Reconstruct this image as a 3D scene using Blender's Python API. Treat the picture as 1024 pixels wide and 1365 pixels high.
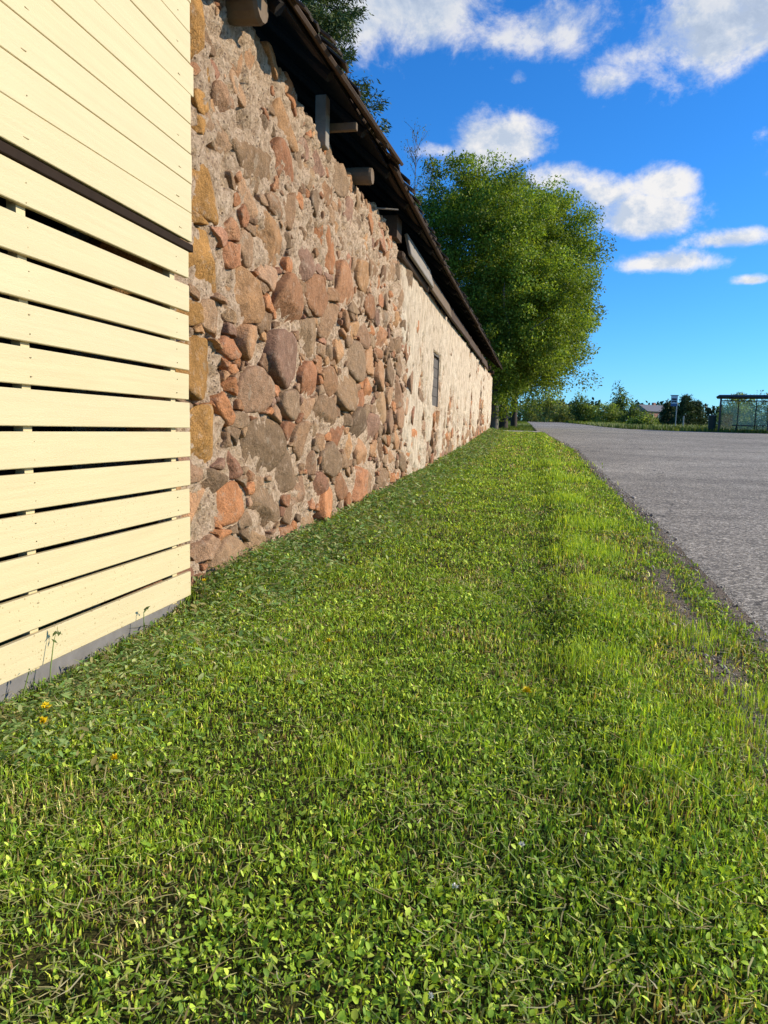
import bpy, bmesh, math, random
import numpy as np
from mathutils import Matrix, Vector
for o in list(bpy.data.objects): bpy.data.objects.remove(o, do_unlink=True)
R = math.radians
scn = bpy.context.scene
rng = np.random.default_rng(7); random.seed(7)

# ------------------------------------------------------------ camera, sky, sun, exposure
EYE = 0.98
cd = bpy.data.cameras.new('camera'); cam = bpy.data.objects.new('camera', cd); scn.collection.objects.link(cam); scn.camera = cam
cd.sensor_fit = 'HORIZONTAL'; cd.sensor_width = 36; cd.lens = 36*950/1024; cd.clip_start = .02; cd.clip_end = 3000
def _cam():
    W, H, f, roll = 1024, 1365, 950., .05
    yv = Vector(((712-W/2)/f, -(576-H/2)/f, -1)).normalized()
    up = Vector((math.sin(roll), math.cos(roll), 0)); zv = (up-yv*up.dot(yv)).normalized(); xv = yv.cross(zv)
    m = Matrix((xv, yv, zv)).to_4x4(); m.translation = (0, 0, EYE)     # columns = camera axes in the world
    return m
cam.matrix_world = _cam()

SUN_EL, SUN_AZ = R(26), R(14)            # azimuth counted from +x towards +y
SD = Vector((math.cos(SUN_EL)*math.cos(SUN_AZ), math.cos(SUN_EL)*math.sin(SUN_AZ), math.sin(SUN_EL)))
ld = bpy.data.lights.new('sun', 'SUN'); sun = bpy.data.objects.new('sun', ld); scn.collection.objects.link(sun)
ld.energy = 5.0; ld.angle = R(.5); ld.color = (1, .89, .71)
sun.rotation_euler = (-SD).to_track_quat('-Z', 'Y').to_euler(); sun.location = (30, 0, 30)
scn.view_settings.view_transform = 'Standard'; scn.view_settings.look = 'None'
scn.view_settings.exposure = 0.3; scn.view_settings.gamma = 1
scn.cycles.use_denoising = True; scn.cycles.max_bounces = 6; scn.cycles.diffuse_bounces = 3; scn.cycles.glossy_bounces = 2; scn.cycles.transparent_max_bounces = 12
scn.cycles.caustics_reflective = False; scn.cycles.caustics_refractive = False

class NT:
    def __init__(s, tree): s.t = tree; s.t.nodes.clear()
    def n(s, typ, ins=None, **kw):
        nd = s.t.nodes.new('ShaderNode'+typ)
        for k, v in kw.items(): setattr(nd, k, v)
        for k, v in (ins or {}).items():
            if hasattr(v, 'links'): s.t.links.new(v, nd.inputs[k])
            else: nd.inputs[k].default_value = v
        return nd
    def link(s, a, b): s.t.links.new(a, b)
    def math(s, op, a, b=0., c=0., clamp=False):
        return s.n('Math', {0: a, 1: b, 2: c}, operation=op, use_clamp=clamp).outputs[0]
    def mix(s, f, a, b, bt='MIX'):
        nd = s.n('Mix', data_type='RGBA', blend_type=bt)
        for i, v in ((0, f), (6, a), (7, b)):
            if hasattr(v, 'links'): s.link(v, nd.inputs[i])
            else: nd.inputs[i].default_value = v if i == 0 else (tuple(v)+(1,))[:4]
        return nd.outputs[2]
    def ramp(s, f, stops, interp='LINEAR'):
        nd = s.n('ValToRGB', {0: f}); cr = nd.color_ramp; cr.interpolation = interp
        while len(cr.elements) < len(stops): cr.elements.new(.5)
        for e, (p, c) in zip(cr.elements, stops):
            e.position = p; e.color = (tuple(c)+(1,))[:4] if not isinstance(c, (int, float)) else (c, c, c, 1)
        return nd.outputs[0]
    def noise(s, vec, scale, detail=4, rough=.55, sc=None, out=0, dist=0.):
        if sc: vec = s.n('VectorMath', {0: vec, 1: sc}, operation='MULTIPLY').outputs[0]
        return s.n('TexNoise', {'Vector': vec, 'Scale': scale, 'Detail': detail, 'Roughness': rough, 'Distortion': dist}).outputs[out]

# ---- world: Nishita sky with fair-weather clouds laid out by direction
wd = bpy.data.worlds.new('World'); scn.world = wd; wd.use_nodes = True
wd.cycles.sampling_method = 'MANUAL'; wd.cycles.sample_map_resolution = 256
w = NT(wd.node_tree)
sky = w.n('TexSky', sky_type='NISHITA', sun_disc=False, sun_elevation=SUN_EL, sun_rotation=R(90)-SUN_AZ, altitude=0, air_density=1.0, dust_density=.25, ozone_density=2.2)
hsv = w.n('Mix', {0: 1., 6: sky.outputs[0], 7: (.45, .865, 1.40, 1)}, data_type='RGBA', blend_type='MULTIPLY')
hsv = w.n('HueSaturation', {'Saturation': 1.07, 'Color': hsv.outputs[2]})
dirv = w.n('TexCoord').outputs['Generated']
def skydir(px, py):
    m = cam.matrix_world.to_3x3(); return (m @ Vector(((px-512)/950, -(py-682.5)/950, -1))).normalized()
# centre px, py, half-width, half-height (as angles: /950), weight
CL = [(525,5,125,66,1.0),(735,42,100,38,.74),(975,42,118,62,1.0),(880,64,72,24,.8),(805,110,36,20,.74),(690,105,16,12,.6),(686,158,22,8,.72),
      (600,200,45,14,.75),(660,196,62,34,1.15),(745,240,50,24,.9),(800,262,45,28,.9),(860,290,62,32,1.1),(890,248,36,26,1.1),(885,350,72,17,.95),(980,320,55,14,.95),(1000,374,20,7,.85),(790,300,25,14,.4),
      (1290,180,140,50,1.)]
den = None
for px, py, hw, hh, wt in CL:
    c = skydir(px, py); r = c.cross(Vector((0, 0, 1))).normalized(); u = r.cross(c).normalized()
    a = w.n('VectorMath', {0: dirv, 1: tuple(r*(950/hw))}, operation='DOT_PRODUCT').outputs['Value']
    b = w.n('VectorMath', {0: dirv, 1: tuple(u*(950/hh))}, operation='DOT_PRODUCT').outputs['Value']
    fr = w.n('VectorMath', {0: dirv, 1: tuple(c)}, operation='DOT_PRODUCT').outputs['Value']
    # flatter underside
    bneg = w.math('MULTIPLY', w.math('MINIMUM', b, 0.), .45)
    b = w.math('ADD', b, bneg)
    q = w.math('ADD', w.math('MULTIPLY', a, a), w.math('MULTIPLY', b, b))
    g = w.math('MULTIPLY', w.math('EXPONENT', w.math('MULTIPLY', q, -.8)), wt)
    g = w.math('MULTIPLY', g, w.math('GREATER_THAN', fr, .3))
    den = g if den is None else w.math('MAXIMUM', den, g)
# a few more clouds round the rest of the sky
bk = w.noise(dirv, 2.3, 3, .5, (1, 1, 2.2)); bk = w.math('MULTIPLY', w.math('SUBTRACT', bk, .56, clamp=True), 4.5)
fv = w.n('VectorMath', {0: dirv, 1: tuple(skydir(760, 250))}, operation='DOT_PRODUCT').outputs['Value']
bk = w.math('MULTIPLY', bk, w.n('MapRange', {0: fv, 1: .82, 2: .62}).outputs[0])
den = w.math('MAXIMUM', den, bk)
def fb(off):
    v = w.n('VectorMath', {0: dirv, 1: tuple(off)}, operation='ADD').outputs[0]
    n1 = w.noise(v, 13, 10, .66, (1, 1, 1.3), dist=.2); return n1
n1 = fb((0, 0, 0)); n2 = fb(Vector((.35, -.1, .55))*.035)
field = w.math('ADD', den, w.math('MULTIPLY', w.math('SUBTRACT', n1, .5), 1.6))
alpha = w.n('MapRange', {0: field, 1: .35, 2: .92}, interpolation_type='SMOOTHSTEP').outputs[0]
dens = w.n('MapRange', {0: field, 1: .55, 2: 1.2}, interpolation_type='SMOOTHSTEP').outputs[0]
lit = w.n('MapRange', {0: w.math('SUBTRACT', n1, n2), 1: -.09, 2: .10}).outputs[0]
elev = w.n('SeparateXYZ', {0: dirv}).outputs[2]
thick = w.n('MapRange', {0: elev, 1: .34, 2: .50, 3: .05, 4: .62}).outputs[0]      # higher clouds are seen from below: greyer
shade = w.math('SUBTRACT', w.math('MULTIPLY_ADD', lit, .55, .5), w.math('MULTIPLY', thick, dens), clamp=True)
ccol = w.ramp(shade, [(0, (.36, .46, .63)), (.45, (.60, .68, .80)), (1, (1.0, .97, .93))])
bg1 = w.n('Background', {0: hsv.outputs[0], 1: .126}); bg2 = w.n('Background', {0: ccol, 1: .78})
ms = w.n('MixShader', {0: w.math('MULTIPLY', alpha, .94), 1: bg1.outputs[0], 2: bg2.outputs[0]})
w.link(ms.outputs[0], w.n('OutputWorld').inputs[0])

# ------------------------------------------------------------ helpers
COL = scn.collection
def tag(o, label=None, cat=None, group=None, kind=None):
    for k, v in (('label', label), ('category', cat), ('group', group), ('kind', kind)):
        if v: o[k] = v
    return o
def link(o, parent=None):
    COL.objects.link(o)
    if parent: o.parent = parent
    return o
def empty(name, loc=(0, 0, 0)):
    o = bpy.data.objects.new(name, None); o.location = loc; o.empty_display_size = .2; return link(o)
def fast_mesh(name, V, F, mat=None, parent=None, col=None, smooth=False, attrs=None):
    """V (n,3); F list of (m,k) index arrays; col (n,3) vertex colour. World coordinates (parents are placed with inverse)."""
    me = bpy.data.meshes.new(name); V = np.asarray(V, np.float32); F = [np.asarray(f, np.int32) for f in F if len(f)]
    me.vertices.add(len(V)); me.vertices.foreach_set('co', V.ravel())
    li = np.concatenate([f.ravel() for f in F]); tot = np.concatenate([np.full(len(f), f.shape[1], np.int32) for f in F])
    st = np.concatenate([[0], np.cumsum(tot)[:-1]]).astype(np.int32)
    me.loops.add(len(li)); me.loops.foreach_set('vertex_index', li)
    me.polygons.add(len(tot)); me.polygons.foreach_set('loop_start', st); me.polygons.foreach_set('loop_total', tot)
    if smooth: me.polygons.foreach_set('use_smooth', np.ones(len(tot), bool))
    me.update(calc_edges=True)
    if col is not None:
        a = me.attributes.new('Col', 'FLOAT_COLOR', 'POINT'); c = np.ones((len(V), 4), np.float32); c[:, :3] = col; a.data.foreach_set('color', c.ravel())
    for k, v in (attrs or {}).items():
        a = me.attributes.new(k, 'FLOAT', 'POINT'); a.data.foreach_set('value', np.asarray(v, np.float32))
    if mat: me.materials.append(mat)
    o = bpy.data.objects.new(name, me); link(o)
    if parent:
        o.parent = parent; o.matrix_parent_inverse = PINV(parent)
    return o
def PINV(p):
    m = Matrix.Translation(p.location)
    q = p.parent
    m = (p.matrix_parent_inverse @ (Matrix.Translation(p.location) @ p.rotation_euler.to_matrix().to_4x4()))
    while q is not None:
        m = q.matrix_parent_inverse @ Matrix.Translation(q.location) @ q.rotation_euler.to_matrix().to_4x4() @ m; q = q.parent
    return m.inverted()
class MB:
    def __init__(s): s.v = []; s.f = []
    def add(s, vs, fs):
        b = len(s.v); s.v += [tuple(v) for v in vs]; s.f += [tuple(i+b for i in f) for f in fs]
    def box(s, c, d, m=None):
        x, y, z = d[0]/2, d[1]/2, d[2]/2
        vs = [Vector((i*x, j*y, k*z)) for i in (-1, 1) for j in (-1, 1) for k in (-1, 1)]
        vs = [((m @ v) if m else v)+Vector(c) for v in vs]
        s.add(vs, [(0, 1, 3, 2), (4, 6, 7, 5), (0, 4, 5, 1), (2, 3, 7, 6), (0, 2, 6, 4), (1, 5, 7, 3)])
    def tube(s, pts, rad, n=6, cap=True):
        pts = [Vector(p) for p in pts]; rings = []
        for i, p in enumerate(pts):
            t = (pts[min(i+1, len(pts)-1)]-pts[max(i-1, 0)]).normalized()
            a = t.cross(Vector((.31, .17, .93)) if abs(t.z) < .9 else Vector((1, 0, 0))).normalized(); b = t.cross(a)
            r = rad[i] if hasattr(rad, '__len__') else rad
            rings.append([p+(a*math.cos(2*math.pi*k/n)+b*math.sin(2*math.pi*k/n))*r for k in range(n)])
        vs = [v for r in rings for v in r]; fs = []
        for i in range(len(pts)-1):
            for k in range(n): fs.append((i*n+k, i*n+(k+1) % n, (i+1)*n+(k+1) % n, (i+1)*n+k))
        if cap: fs += [tuple(range(n-1, -1, -1)), tuple(range((len(pts)-1)*n, len(pts)*n))]
        s.add(vs, fs)
    def build(s, name, mat, parent=None, bevel=0., smooth=False, local=False, col=None):
        me = bpy.data.meshes.new(name); me.from_pydata(s.v, [], s.f); me.update()
        bm = bmesh.new(); bm.from_mesh(me); bmesh.ops.recalc_face_normals(bm, faces=bm.faces)
        if bevel: bmesh.ops.bevel(bm, geom=list(bm.edges), offset=bevel, segments=1, affect='EDGES')
        bm.to_mesh(me); bm.free()
        if smooth: me.polygons.foreach_set('use_smooth', np.ones(len(me.polygons), bool))
        me.materials.append(mat); o = bpy.data.objects.new(name, me); link(o)
        if parent:
            o.parent = parent
            if not local: o.matrix_parent_inverse = PINV(parent)
        return o
def inst(src, parent, loc, rot=(0, 0, 0), scale=(1, 1, 1), mat=None):
    """another object sharing src's mesh, placed in the world under parent"""
    o = bpy.data.objects.new(src.name.split('.')[0], src.data); link(o)
    if parent: o.parent = parent; o.matrix_parent_inverse = PINV(parent)
    o.location = loc; o.rotation_euler = rot; o.scale = scale; return o
def _h(ix, iy, seed):
    h = (ix.astype(np.int64)*374761393 + iy.astype(np.int64)*668265263 + seed*1442695041) & 0xffffffff
    h = ((h ^ (h >> 13))*1274126177) & 0xffffffff; h = (h ^ (h >> 16)); return (h & 0xffff)/65535.
def vnoise(x, y, seed=0):
    x = np.asarray(x, float); y = np.asarray(y, float); ix = np.floor(x); iy = np.floor(y); fx = x-ix; fy = y-iy
    fx = fx*fx*(3-2*fx); fy = fy*fy*(3-2*fy); ix = ix.astype(np.int64); iy = iy.astype(np.int64)
    return (_h(ix, iy, seed)*(1-fx)+_h(ix+1, iy, seed)*fx)*(1-fy)+(_h(ix, iy+1, seed)*(1-fx)+_h(ix+1, iy+1, seed)*fx)*fy
def fbm(x, y, seed=0, oct=4):
    s = 0.; a = .5; t = 0.
    for i in range(oct): s = s+a*vnoise(np.asarray(x)*2**i, np.asarray(y)*2**i, seed+i*17); t += a; a *= .5
    return s/t
def sstep(a, b, x): t = np.clip((np.asarray(x, float)-a)/(b-a), 0, 1); return t*t*(3-2*t)
_gy = np.array([-60, -5, 3, 6, 9, 12.4, 16.5, 20.7, 25, 28.5, 32, 38, 45, 58, 70, 100, 160, 300, 900.])
_gz = np.array([-.3, -.05, -.04, -.015, .06, .155, .3, .46, .64, .80, .96, 1.12, 1.24, 1.5, 1.8, 2.4, 3.3, 5.0, 9.])
_yy = np.concatenate([np.arange(-60, 120, .25), np.arange(120, 905, 5.)]); _zz = np.interp(_yy, _gy, _gz)
_k = np.hanning(17); _k /= _k.sum(); _zz[8:712] = np.convolve(_zz, _k, 'same')[8:712]
def gz(y): return np.interp(y, _yy, _zz)
XL = lambda y: np.interp(y, [-20, -2, 3.6, 8, 21, 27, 35, 60, 100, 150, 260], [.9, 1.02, 1.15, 1.27, 1.22, .8, .12, -.2, -1.2, -9, -50])
XR = lambda y: np.interp(y, [-20, 38, 42, 44, 45, 46.5, 50, 60, 75, 100, 150, 260], [42, 40, 25, 14.8, 10.9, 8, 6, 5.2, 4.4, 3.4, -4, -45])

# ------------------------------------------------------------ materials
def new_mat(name):
    m = bpy.data.materials.new(name); m.use_nodes = True; t = NT(m.node_tree); out = t.n('OutputMaterial'); return m, t, out
def principled(t, out, col, rough=.8, bump=None, strength=.5, dist=.01, spec=.3, metal=0.):
    p = t.n('BsdfPrincipled', {'Roughness': rough, 'Specular IOR Level': spec, 'Metallic': metal})
    if hasattr(col, 'links'): t.link(col, p.inputs[0])
    else: p.inputs[0].default_value = tuple(col)+(1,)
    if bump is not None:
        b = t.n('Bump', {'Strength': strength, 'Distance': dist, 'Height': bump}); t.link(b.outputs[0], p.inputs['Normal'])
    t.link(p.outputs[0], out.inputs[0]); return p
def pos(t): return t.n('NewGeometry').outputs['Position']
def vcol(t): return t.n('Attribute', attribute_name='Col').outputs['Color']
def plain(name, col, rough=.7, var=.25, scale=8., metal=0., spec=.3, bump=.2):
    m, t, o = new_mat(name); n = t.noise(pos(t), scale, 6, .6)
    c = t.mix(n, tuple(x*(1-var) for x in col), tuple(min(1, x*(1+var)) for x in col))
    principled(t, o, c, rough, n, bump, .01, spec, metal); return m
def leaf_mat(name, trans=.35, rough=.5, spec=.25):
    m, t, o = new_mat(name); c = vcol(t)
    p = t.n('BsdfPrincipled', {0: c, 'Roughness': rough, 'Specular IOR Level': spec})
    tr = t.n('BsdfTranslucent', {0: t.mix(.5, c, (1.15, 1.25, .45), 'MULTIPLY')})
    t.link(t.mix(1., c, (1.35, 1.3, .5), 'MULTIPLY'), tr.inputs[0])
    t.link(t.n('MixShader', {0: trans, 1: p.outputs[0], 2: tr.outputs[0]}).outputs[0], o.inputs[0]); return m
M = {}
def m_paint():
    m, t, o = new_mat('cream_paint'); p = pos(t); rnd = t.n('ObjectInfo').outputs['Random']
    off = t.n('CombineXYZ', {0: rnd, 1: t.math('MULTIPLY', rnd, 37.), 2: rnd}).outputs[0]
    q = t.n('VectorMath', {0: p, 1: off}, operation='ADD').outputs[0]
    grain = t.noise(q, 30, 5, .65, (1, .07, 1.6)); saw = t.noise(q, 260, 3, .6, (1, .35, .9)); big = t.noise(q, 2.2, 3, .5)
    c = t.mix(big, (.57, .47, .255), (.62, .515, .29)); c = t.mix(t.math('MULTIPLY', t.n('MapRange', {0: grain, 1: .35, 2: .7}).outputs[0], .38), c, (.46, .37, .20))
    c = t.mix(t.math('MULTIPLY', rnd, .16), c, (.55, .47, .30))
    # knots showing faintly through the paint
    kn = t.n('TexVoronoi', {'Vector': t.n('VectorMath', {0: q, 1: (1, .55, 1)}, operation='MULTIPLY').outputs[0], 'Scale': 2.3}).outputs[0]
    c = t.mix(t.math('MULTIPLY', t.math('LESS_THAN', kn, .045), .45), c, (.40, .29, .12))
    # mud splashes: small specks, most of them on the lower boards
    z = t.n('SeparateXYZ', {0: p}).outputs[2]; lo = t.n('MapRange', {0: z, 1: 1.0, 2: .05, 3: .02, 4: .30}).outputs[0]
    v = t.n('TexVoronoi', {'Vector': p, 'Scale': 75.}); sp = t.noise(p, 9, 3, .6)
    thr = t.math('MULTIPLY', t.math('ADD', lo, .03), t.math('MULTIPLY', sp, 2.2))
    spk = t.math('LESS_THAN', v.outputs[0], t.math('MULTIPLY', thr, t.n('SeparateXYZ', {0: v.outputs[1]}).outputs[0]))
    c = t.mix(t.math('MULTIPLY', spk, .75), c, (.30, .21, .09))
    h = t.math('ADD', t.math('MULTIPLY', grain, .6), t.math('MULTIPLY', saw, .6))
    principled(t, o, c, .55, h, .55, .004, .35); return m
M['paint'] = m_paint()
M['darkwood'] = plain('dark_brown_wood', (.028, .018, .012), .85, .3, 20, 0., .08)
M['concrete'] = plain('concrete', (.17, .16, .15), .9, .35, 14)
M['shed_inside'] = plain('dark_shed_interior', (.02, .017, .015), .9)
def m_stone():
    m, t, o = new_mat('fieldstone'); p = pos(t); c = vcol(t)
    n1 = t.noise(p, 9, 8, .65); n2 = t.noise(p, 150, 3, .7); n3 = t.noise(p, 38, 5, .6)
    c = t.mix(1., c, t.ramp(n1, [(.25, (.66, .63, .60)), (.5, (1, 1, 1)), (.75, (1.28, 1.22, 1.15))]), 'MULTIPLY')
    c = t.mix(1., c, t.ramp(n2, [(.3, (.55, .55, .55)), (.5, (1, 1, 1)), (.72, (1.6, 1.55, 1.5))]), 'MULTIPLY')
    li = t.math('MULTIPLY', t.math('GREATER_THAN', t.noise(p, 5.5, 7, .7), .62), .35); c = t.mix(li, c, (.34, .29, .21))
    lime = t.n('MapRange', {0: t.noise(p, 14, 6, .75), 1: .54, 2: .68}).outputs[0]; c = t.mix(t.math('MULTIPLY', lime, .5), c, (.50, .37, .26))
    h = t.math('ADD', t.math('MULTIPLY', n1, 1.), t.math('ADD', t.math('MULTIPLY', n3, .5), t.math('MULTIPLY', n2, .22)))
    principled(t, o, c, .9, h, 1., .032, .12); return m
M['stone'] = m_stone()
def m_mortar():
    m, t, o = new_mat('lime_mortar_and_plaster'); p = pos(t); pl = t.n('Attribute', attribute_name='plaster').outputs['Fac']
    n1 = t.noise(p, 24, 8, .72); n2 = t.noise(p, 110, 4, .7); big = t.noise(p, 1.6, 4, .6)
    mc = t.ramp(n1, [(.30, (.15, .097, .062)), (.43, (.48, .335, .215)), (.60, (.78, .59, .41))]); mc = t.mix(t.math('MULTIPLY', big, .4), mc, (.42, .27, .16))
    v = t.n('TexVoronoi', {'Vector': p, 'Scale': 34.}); mc = t.mix(t.math('LESS_THAN', v.outputs[0], .26), mc, t.mix(t.n('SeparateXYZ', {0: v.outputs[1]}).outputs[0], (.17, .11, .075), (.44, .31, .21)))
    st = t.noise(p, 7, 7, .68, (1, 1, .45)); st2 = t.noise(p, 1.2, 5, .6, (1, 1, .5))
    pc = t.mix(t.n('MapRange', {0: st, 1: .32, 2: .62}).outputs[0], (.54, .41, .275), (.86, .73, .54)); pc = t.mix(t.math('MULTIPLY', st2, .5), pc, (.54, .39, .26))
    pc = t.mix(t.math('MULTIPLY', t.n('MapRange', {0: t.noise(p, 9, 7, .72, (1, 1, .6)), 1: .50, 2: .64}).outputs[0], .6), pc, (.27, .175, .11))
    f = t.n('MapRange', {0: t.math('ADD', pl, t.math('MULTIPLY', t.math('SUBTRACT', n1, .5), .7)), 1: .4, 2: .6}).outputs[0]
    c = t.mix(f, mc, pc); h = t.math('ADD', n1, t.math('MULTIPLY', n2, .4))
    principled(t, o, c, .95, h, 1., .045, .05); return m
M['mortar'] = m_mortar()
def m_wood(name, c1, c2, axis=(1, .06, 1), sc=26, bump=.5):
    m, t, o = new_mat(name); p = pos(t); rnd = t.n('ObjectInfo').outputs['Random']
    n = t.noise(p, sc, 6, .65, axis); b = t.noise(p, 3, 4, .6)
    c = t.mix(n, c1, c2); c = t.mix(t.math('MULTIPLY', b, .6), c, tuple(x*.6 for x in c1)); c = t.mix(t.math('MULTIPLY', rnd, .4), c, tuple(x*.55 for x in c2))
    principled(t, o, c, .85, n, bump, .012, .15); return m
M['oldwood'] = m_wood('weathered_wood', (.045, .03, .02), (.15, .10, .068)); M['deck'] = m_wood('shade_toned_roof_boards', (.015, .012, .01), (.035, .028, .022))  # deck: wood colour painted near black for the shade under the eave
M['greywood'] = m_wood('silver_grey_wood', (.20, .17, .14), (.40, .355, .30))
M['log'] = m_wood('log_wood', (.11, .075, .05), (.27, .20, .135), (1, 1, 1), 18)
M['shingle'] = m_wood('old_shingle', (.045, .038, .03), (.13, .10, .08), (1, 1, .1))
M['shutter'] = m_wood('grey_shutter_boards', (.10, .085, .07), (.19, .165, .14))
def m_asphalt():
    m, t, o = new_mat('chip_seal_asphalt'); p = pos(t)
    v = t.n('TexVoronoi', {'Vector': p, 'Scale': 60.}); v2 = t.n('TexVoronoi', {'Vector': p, 'Scale': 120.})
    r = t.n('SeparateXYZ', {0: v.outputs[1]}).outputs[0]; r2 = t.n('SeparateXYZ', {0: v2.outputs[1]}).outputs[0]
    c = t.ramp(r, [(0, (.085, .077, .064)), (.4, (.20, .18, .15)), (.75, (.37, .33, .275)), (1, (.72, .65, .54))])
    c = t.mix(t.math('MULTIPLY', r2, .35), c, (.30, .27, .225))
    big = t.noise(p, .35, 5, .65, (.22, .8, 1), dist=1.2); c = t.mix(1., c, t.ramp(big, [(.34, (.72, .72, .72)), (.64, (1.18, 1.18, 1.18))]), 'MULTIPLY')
    pt = t.noise(p, 2.5, 5, .6); c = t.mix(1., c, t.ramp(pt, [(.3, (.85, .85, .85)), (.7, (1.12, 1.12, 1.1))]), 'MULTIPLY')
    c = t.mix(1., c, (1., .985, .94), 'MULTIPLY')
    wp = t.n('VectorMath', {0: p, 1: t.noise(p, 1.7, 5, .6, out=1)}, operation='ADD').outputs[0]
    ck = t.n('TexVoronoi', {'Vector': wp, 'Scale': .38}, feature='DISTANCE_TO_EDGE').outputs[0]
    ck = t.math('MULTIPLY', t.math('LESS_THAN', ck, .006), t.math('GREATER_THAN', t.noise(p, .3, 2, .5), .47)); c = t.mix(t.math('MULTIPLY', ck, .55), c, (.05, .045, .04))
    h = t.math('ADD', t.math('MULTIPLY', v.outputs[0], -1.), t.math('MULTIPLY', r, .5))
    principled(t, o, c, .9, h, .6, .006, .12); return m
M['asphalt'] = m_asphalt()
def m_soil():
    m, t, o = new_mat('lawn_soil'); p = pos(t); d = t.n('Attribute', attribute_name='dirt').outputs['Fac']
    n = t.noise(p, 40, 7, .7); n2 = t.noise(p, 6, 5, .6)
    c = t.ramp(n, [(.3, (.022, .018, .008)), (.6, (.06, .052, .018)), (.8, (.13, .10, .045))]); c = t.mix(t.math('MULTIPLY', n2, .7), c, (.06, .065, .014))
    v = t.n('TexVoronoi', {'Vector': p, 'Scale': 120.}); dc = t.mix(t.n('SeparateXYZ', {0: v.outputs[1]}).outputs[0], (.11, .08, .055), (.34, .28, .21))
    dc = t.mix(t.math('MULTIPLY', n2, .5), dc, (.16, .12, .08))
    principled(t, o, t.mix(d, c, dc), .95, t.math('ADD', n, t.math('MULTIPLY', v.outputs[0], -.5)), .8, .015, .1); return m
M['soil'] = m_soil()
def m_field():
    m, t, o = new_mat('meadow_ground'); p = pos(t); n = t.noise(p, 1.3, 8, .7); n2 = t.noise(p, .05, 4, .6)
    c = t.ramp(n, [(.3, (.035, .055, .012)), (.55, (.08, .12, .025)), (.8, (.15, .17, .045))]); c = t.mix(t.math('MULTIPLY', n2, .5), c, (.12, .14, .04))
    principled(t, o, c, .95, n, .8, .1, .1); return m
M['field'] = m_field()
M['drive'] = plain('pale_driveway_concrete', (.42, .37, .30), .9, .25, 5)
M['grass'] = leaf_mat('grass_blades', .30, .5, .15); M['leaf'] = leaf_mat('tree_leaves', .40, .5, .2); M['weed'] = leaf_mat('lawn_leaves', .28, .5, .15)
M['needle'] = leaf_mat('needles', .12, .55, .2)
M['bark'] = m_wood('grey_bark', (.10, .085, .07), (.28, .25, .21), (1, 1, .12), 20, 1.)
M['darkbark'] = m_wood('dark_bark', (.05, .04, .03), (.13, .10, .08), (1, 1, .2), 20, 1.)
M['petal'] = plain('dandelion_yellow', (.90, .60, .01), .6, .25, 90); M['stem'] = plain('flower_stem', (.16, .22, .05), .6); M['whitepetal'] = plain('white_petals', (.85, .80, .70), .6)
M['steel'] = plain('dark_painted_steel', (.035, .037, .04), .45, .2, 9, .0, .5); M['galv'] = plain('galvanised_steel', (.33, .34, .35), .4, .2, 9, .7)
M['signwhite'] = plain('sign_white', (.78, .79, .80), .4, .05); M['signblue'] = plain('sign_blue', (.06, .13, .28), .4, .1); M['signblack'] = plain('sign_black', (.02, .02, .025), .4, .1)
M['brickhouse'] = plain('red_brick', (.42, .20, .13), .85, .2, 4); M['houseroof'] = plain('grey_roof', (.17, .165, .17), .8, .2, 3); M['housewhite'] = plain('white_render', (.70, .66, .60), .8, .1); M['houseglass'] = plain('dark_window', (.03, .035, .04), .15, .1)
M['bench'] = plain('bench_wood', (.10, .07, .05), .6); M['binmat'] = plain('bin_dark_green', (.02, .035, .025), .5)
def m_glass():
    m, t, o = new_mat('greenish_dusty_glass'); p = pos(t); n = t.noise(p, 3, 5, .6)
    tr = t.n('BsdfTransparent', {0: (.93, .97, .955, 1)}); gl = t.n('BsdfGlossy', {0: (.8, .9, .9, 1), 'Roughness': .03}); df = t.n('BsdfDiffuse', {0: (.80, .79, .70, 1)})
    a = t.n('MixShader', {0: t.n('MapRange', {0: n, 1: .3, 2: .75, 3: .05, 4: .30}).outputs[0], 1: tr.outputs[0], 2: df.outputs[0]})
    t.link(t.n('MixShader', {0: t.n('Fresnel', {0: 1.45}).outputs[0], 1: a.outputs[0], 2: gl.outputs[0]}).outputs[0], o.inputs[0]); return m
M['glass'] = m_glass()

# ------------------------------------------------------------ ground, road, lawn
def sheet(name, ys, xl, xr, nx, zf, mat, label=None, kind='structure', **kw):
    ys = np.asarray(ys); t = np.linspace(0, 1, nx); X = xl(ys)[:, None]*(1-t)+xr(ys)[:, None]*t; Y = np.repeat(ys[:, None], nx, 1); Z = zf(X, Y)
    V = np.stack([X, Y, Z], -1).reshape(-1, 3); i = np.arange(len(ys)-1)[:, None]*nx+np.arange(nx-1)[None]; i = i.ravel()
    F = np.stack([i, i+1, i+nx+1, i+nx], 1); a = {k: f(X, Y).ravel() for k, f in kw.items()}
    o = fast_mesh(name, V, [F], mat, smooth=True, attrs=a); tag(o, label, None, None, kind); return o
const = lambda c: (lambda y: np.full(len(y), float(c)))
yg = np.concatenate([np.arange(-40, 60, .5), np.arange(60, 130, 2.5), np.arange(130, 900, 15)])
def ground_z(X, Y): return gz(Y)-.06
gx = np.concatenate([np.linspace(-420, -14, 24), np.linspace(-13, 44, 58), np.linspace(48, 420, 24)])
GX, GY = np.meshgrid(gx, yg); GZ = gz(GY)-.06+np.where(GX > XR(GY)+.3, sstep(0, 6, GX-XR(GY))*.05, 0)
nx = len(gx); ii = (np.arange(len(yg)-1)[:, None]*nx+np.arange(nx-1)[None]).ravel()
tag(fast_mesh('ground', np.stack([GX, GY, GZ], -1).reshape(-1, 3), [np.stack([ii, ii+1, ii+nx+1, ii+nx], 1)], M['field'], smooth=True), 'wide green meadow ground reaching to the horizon', None, None, 'structure')
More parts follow.
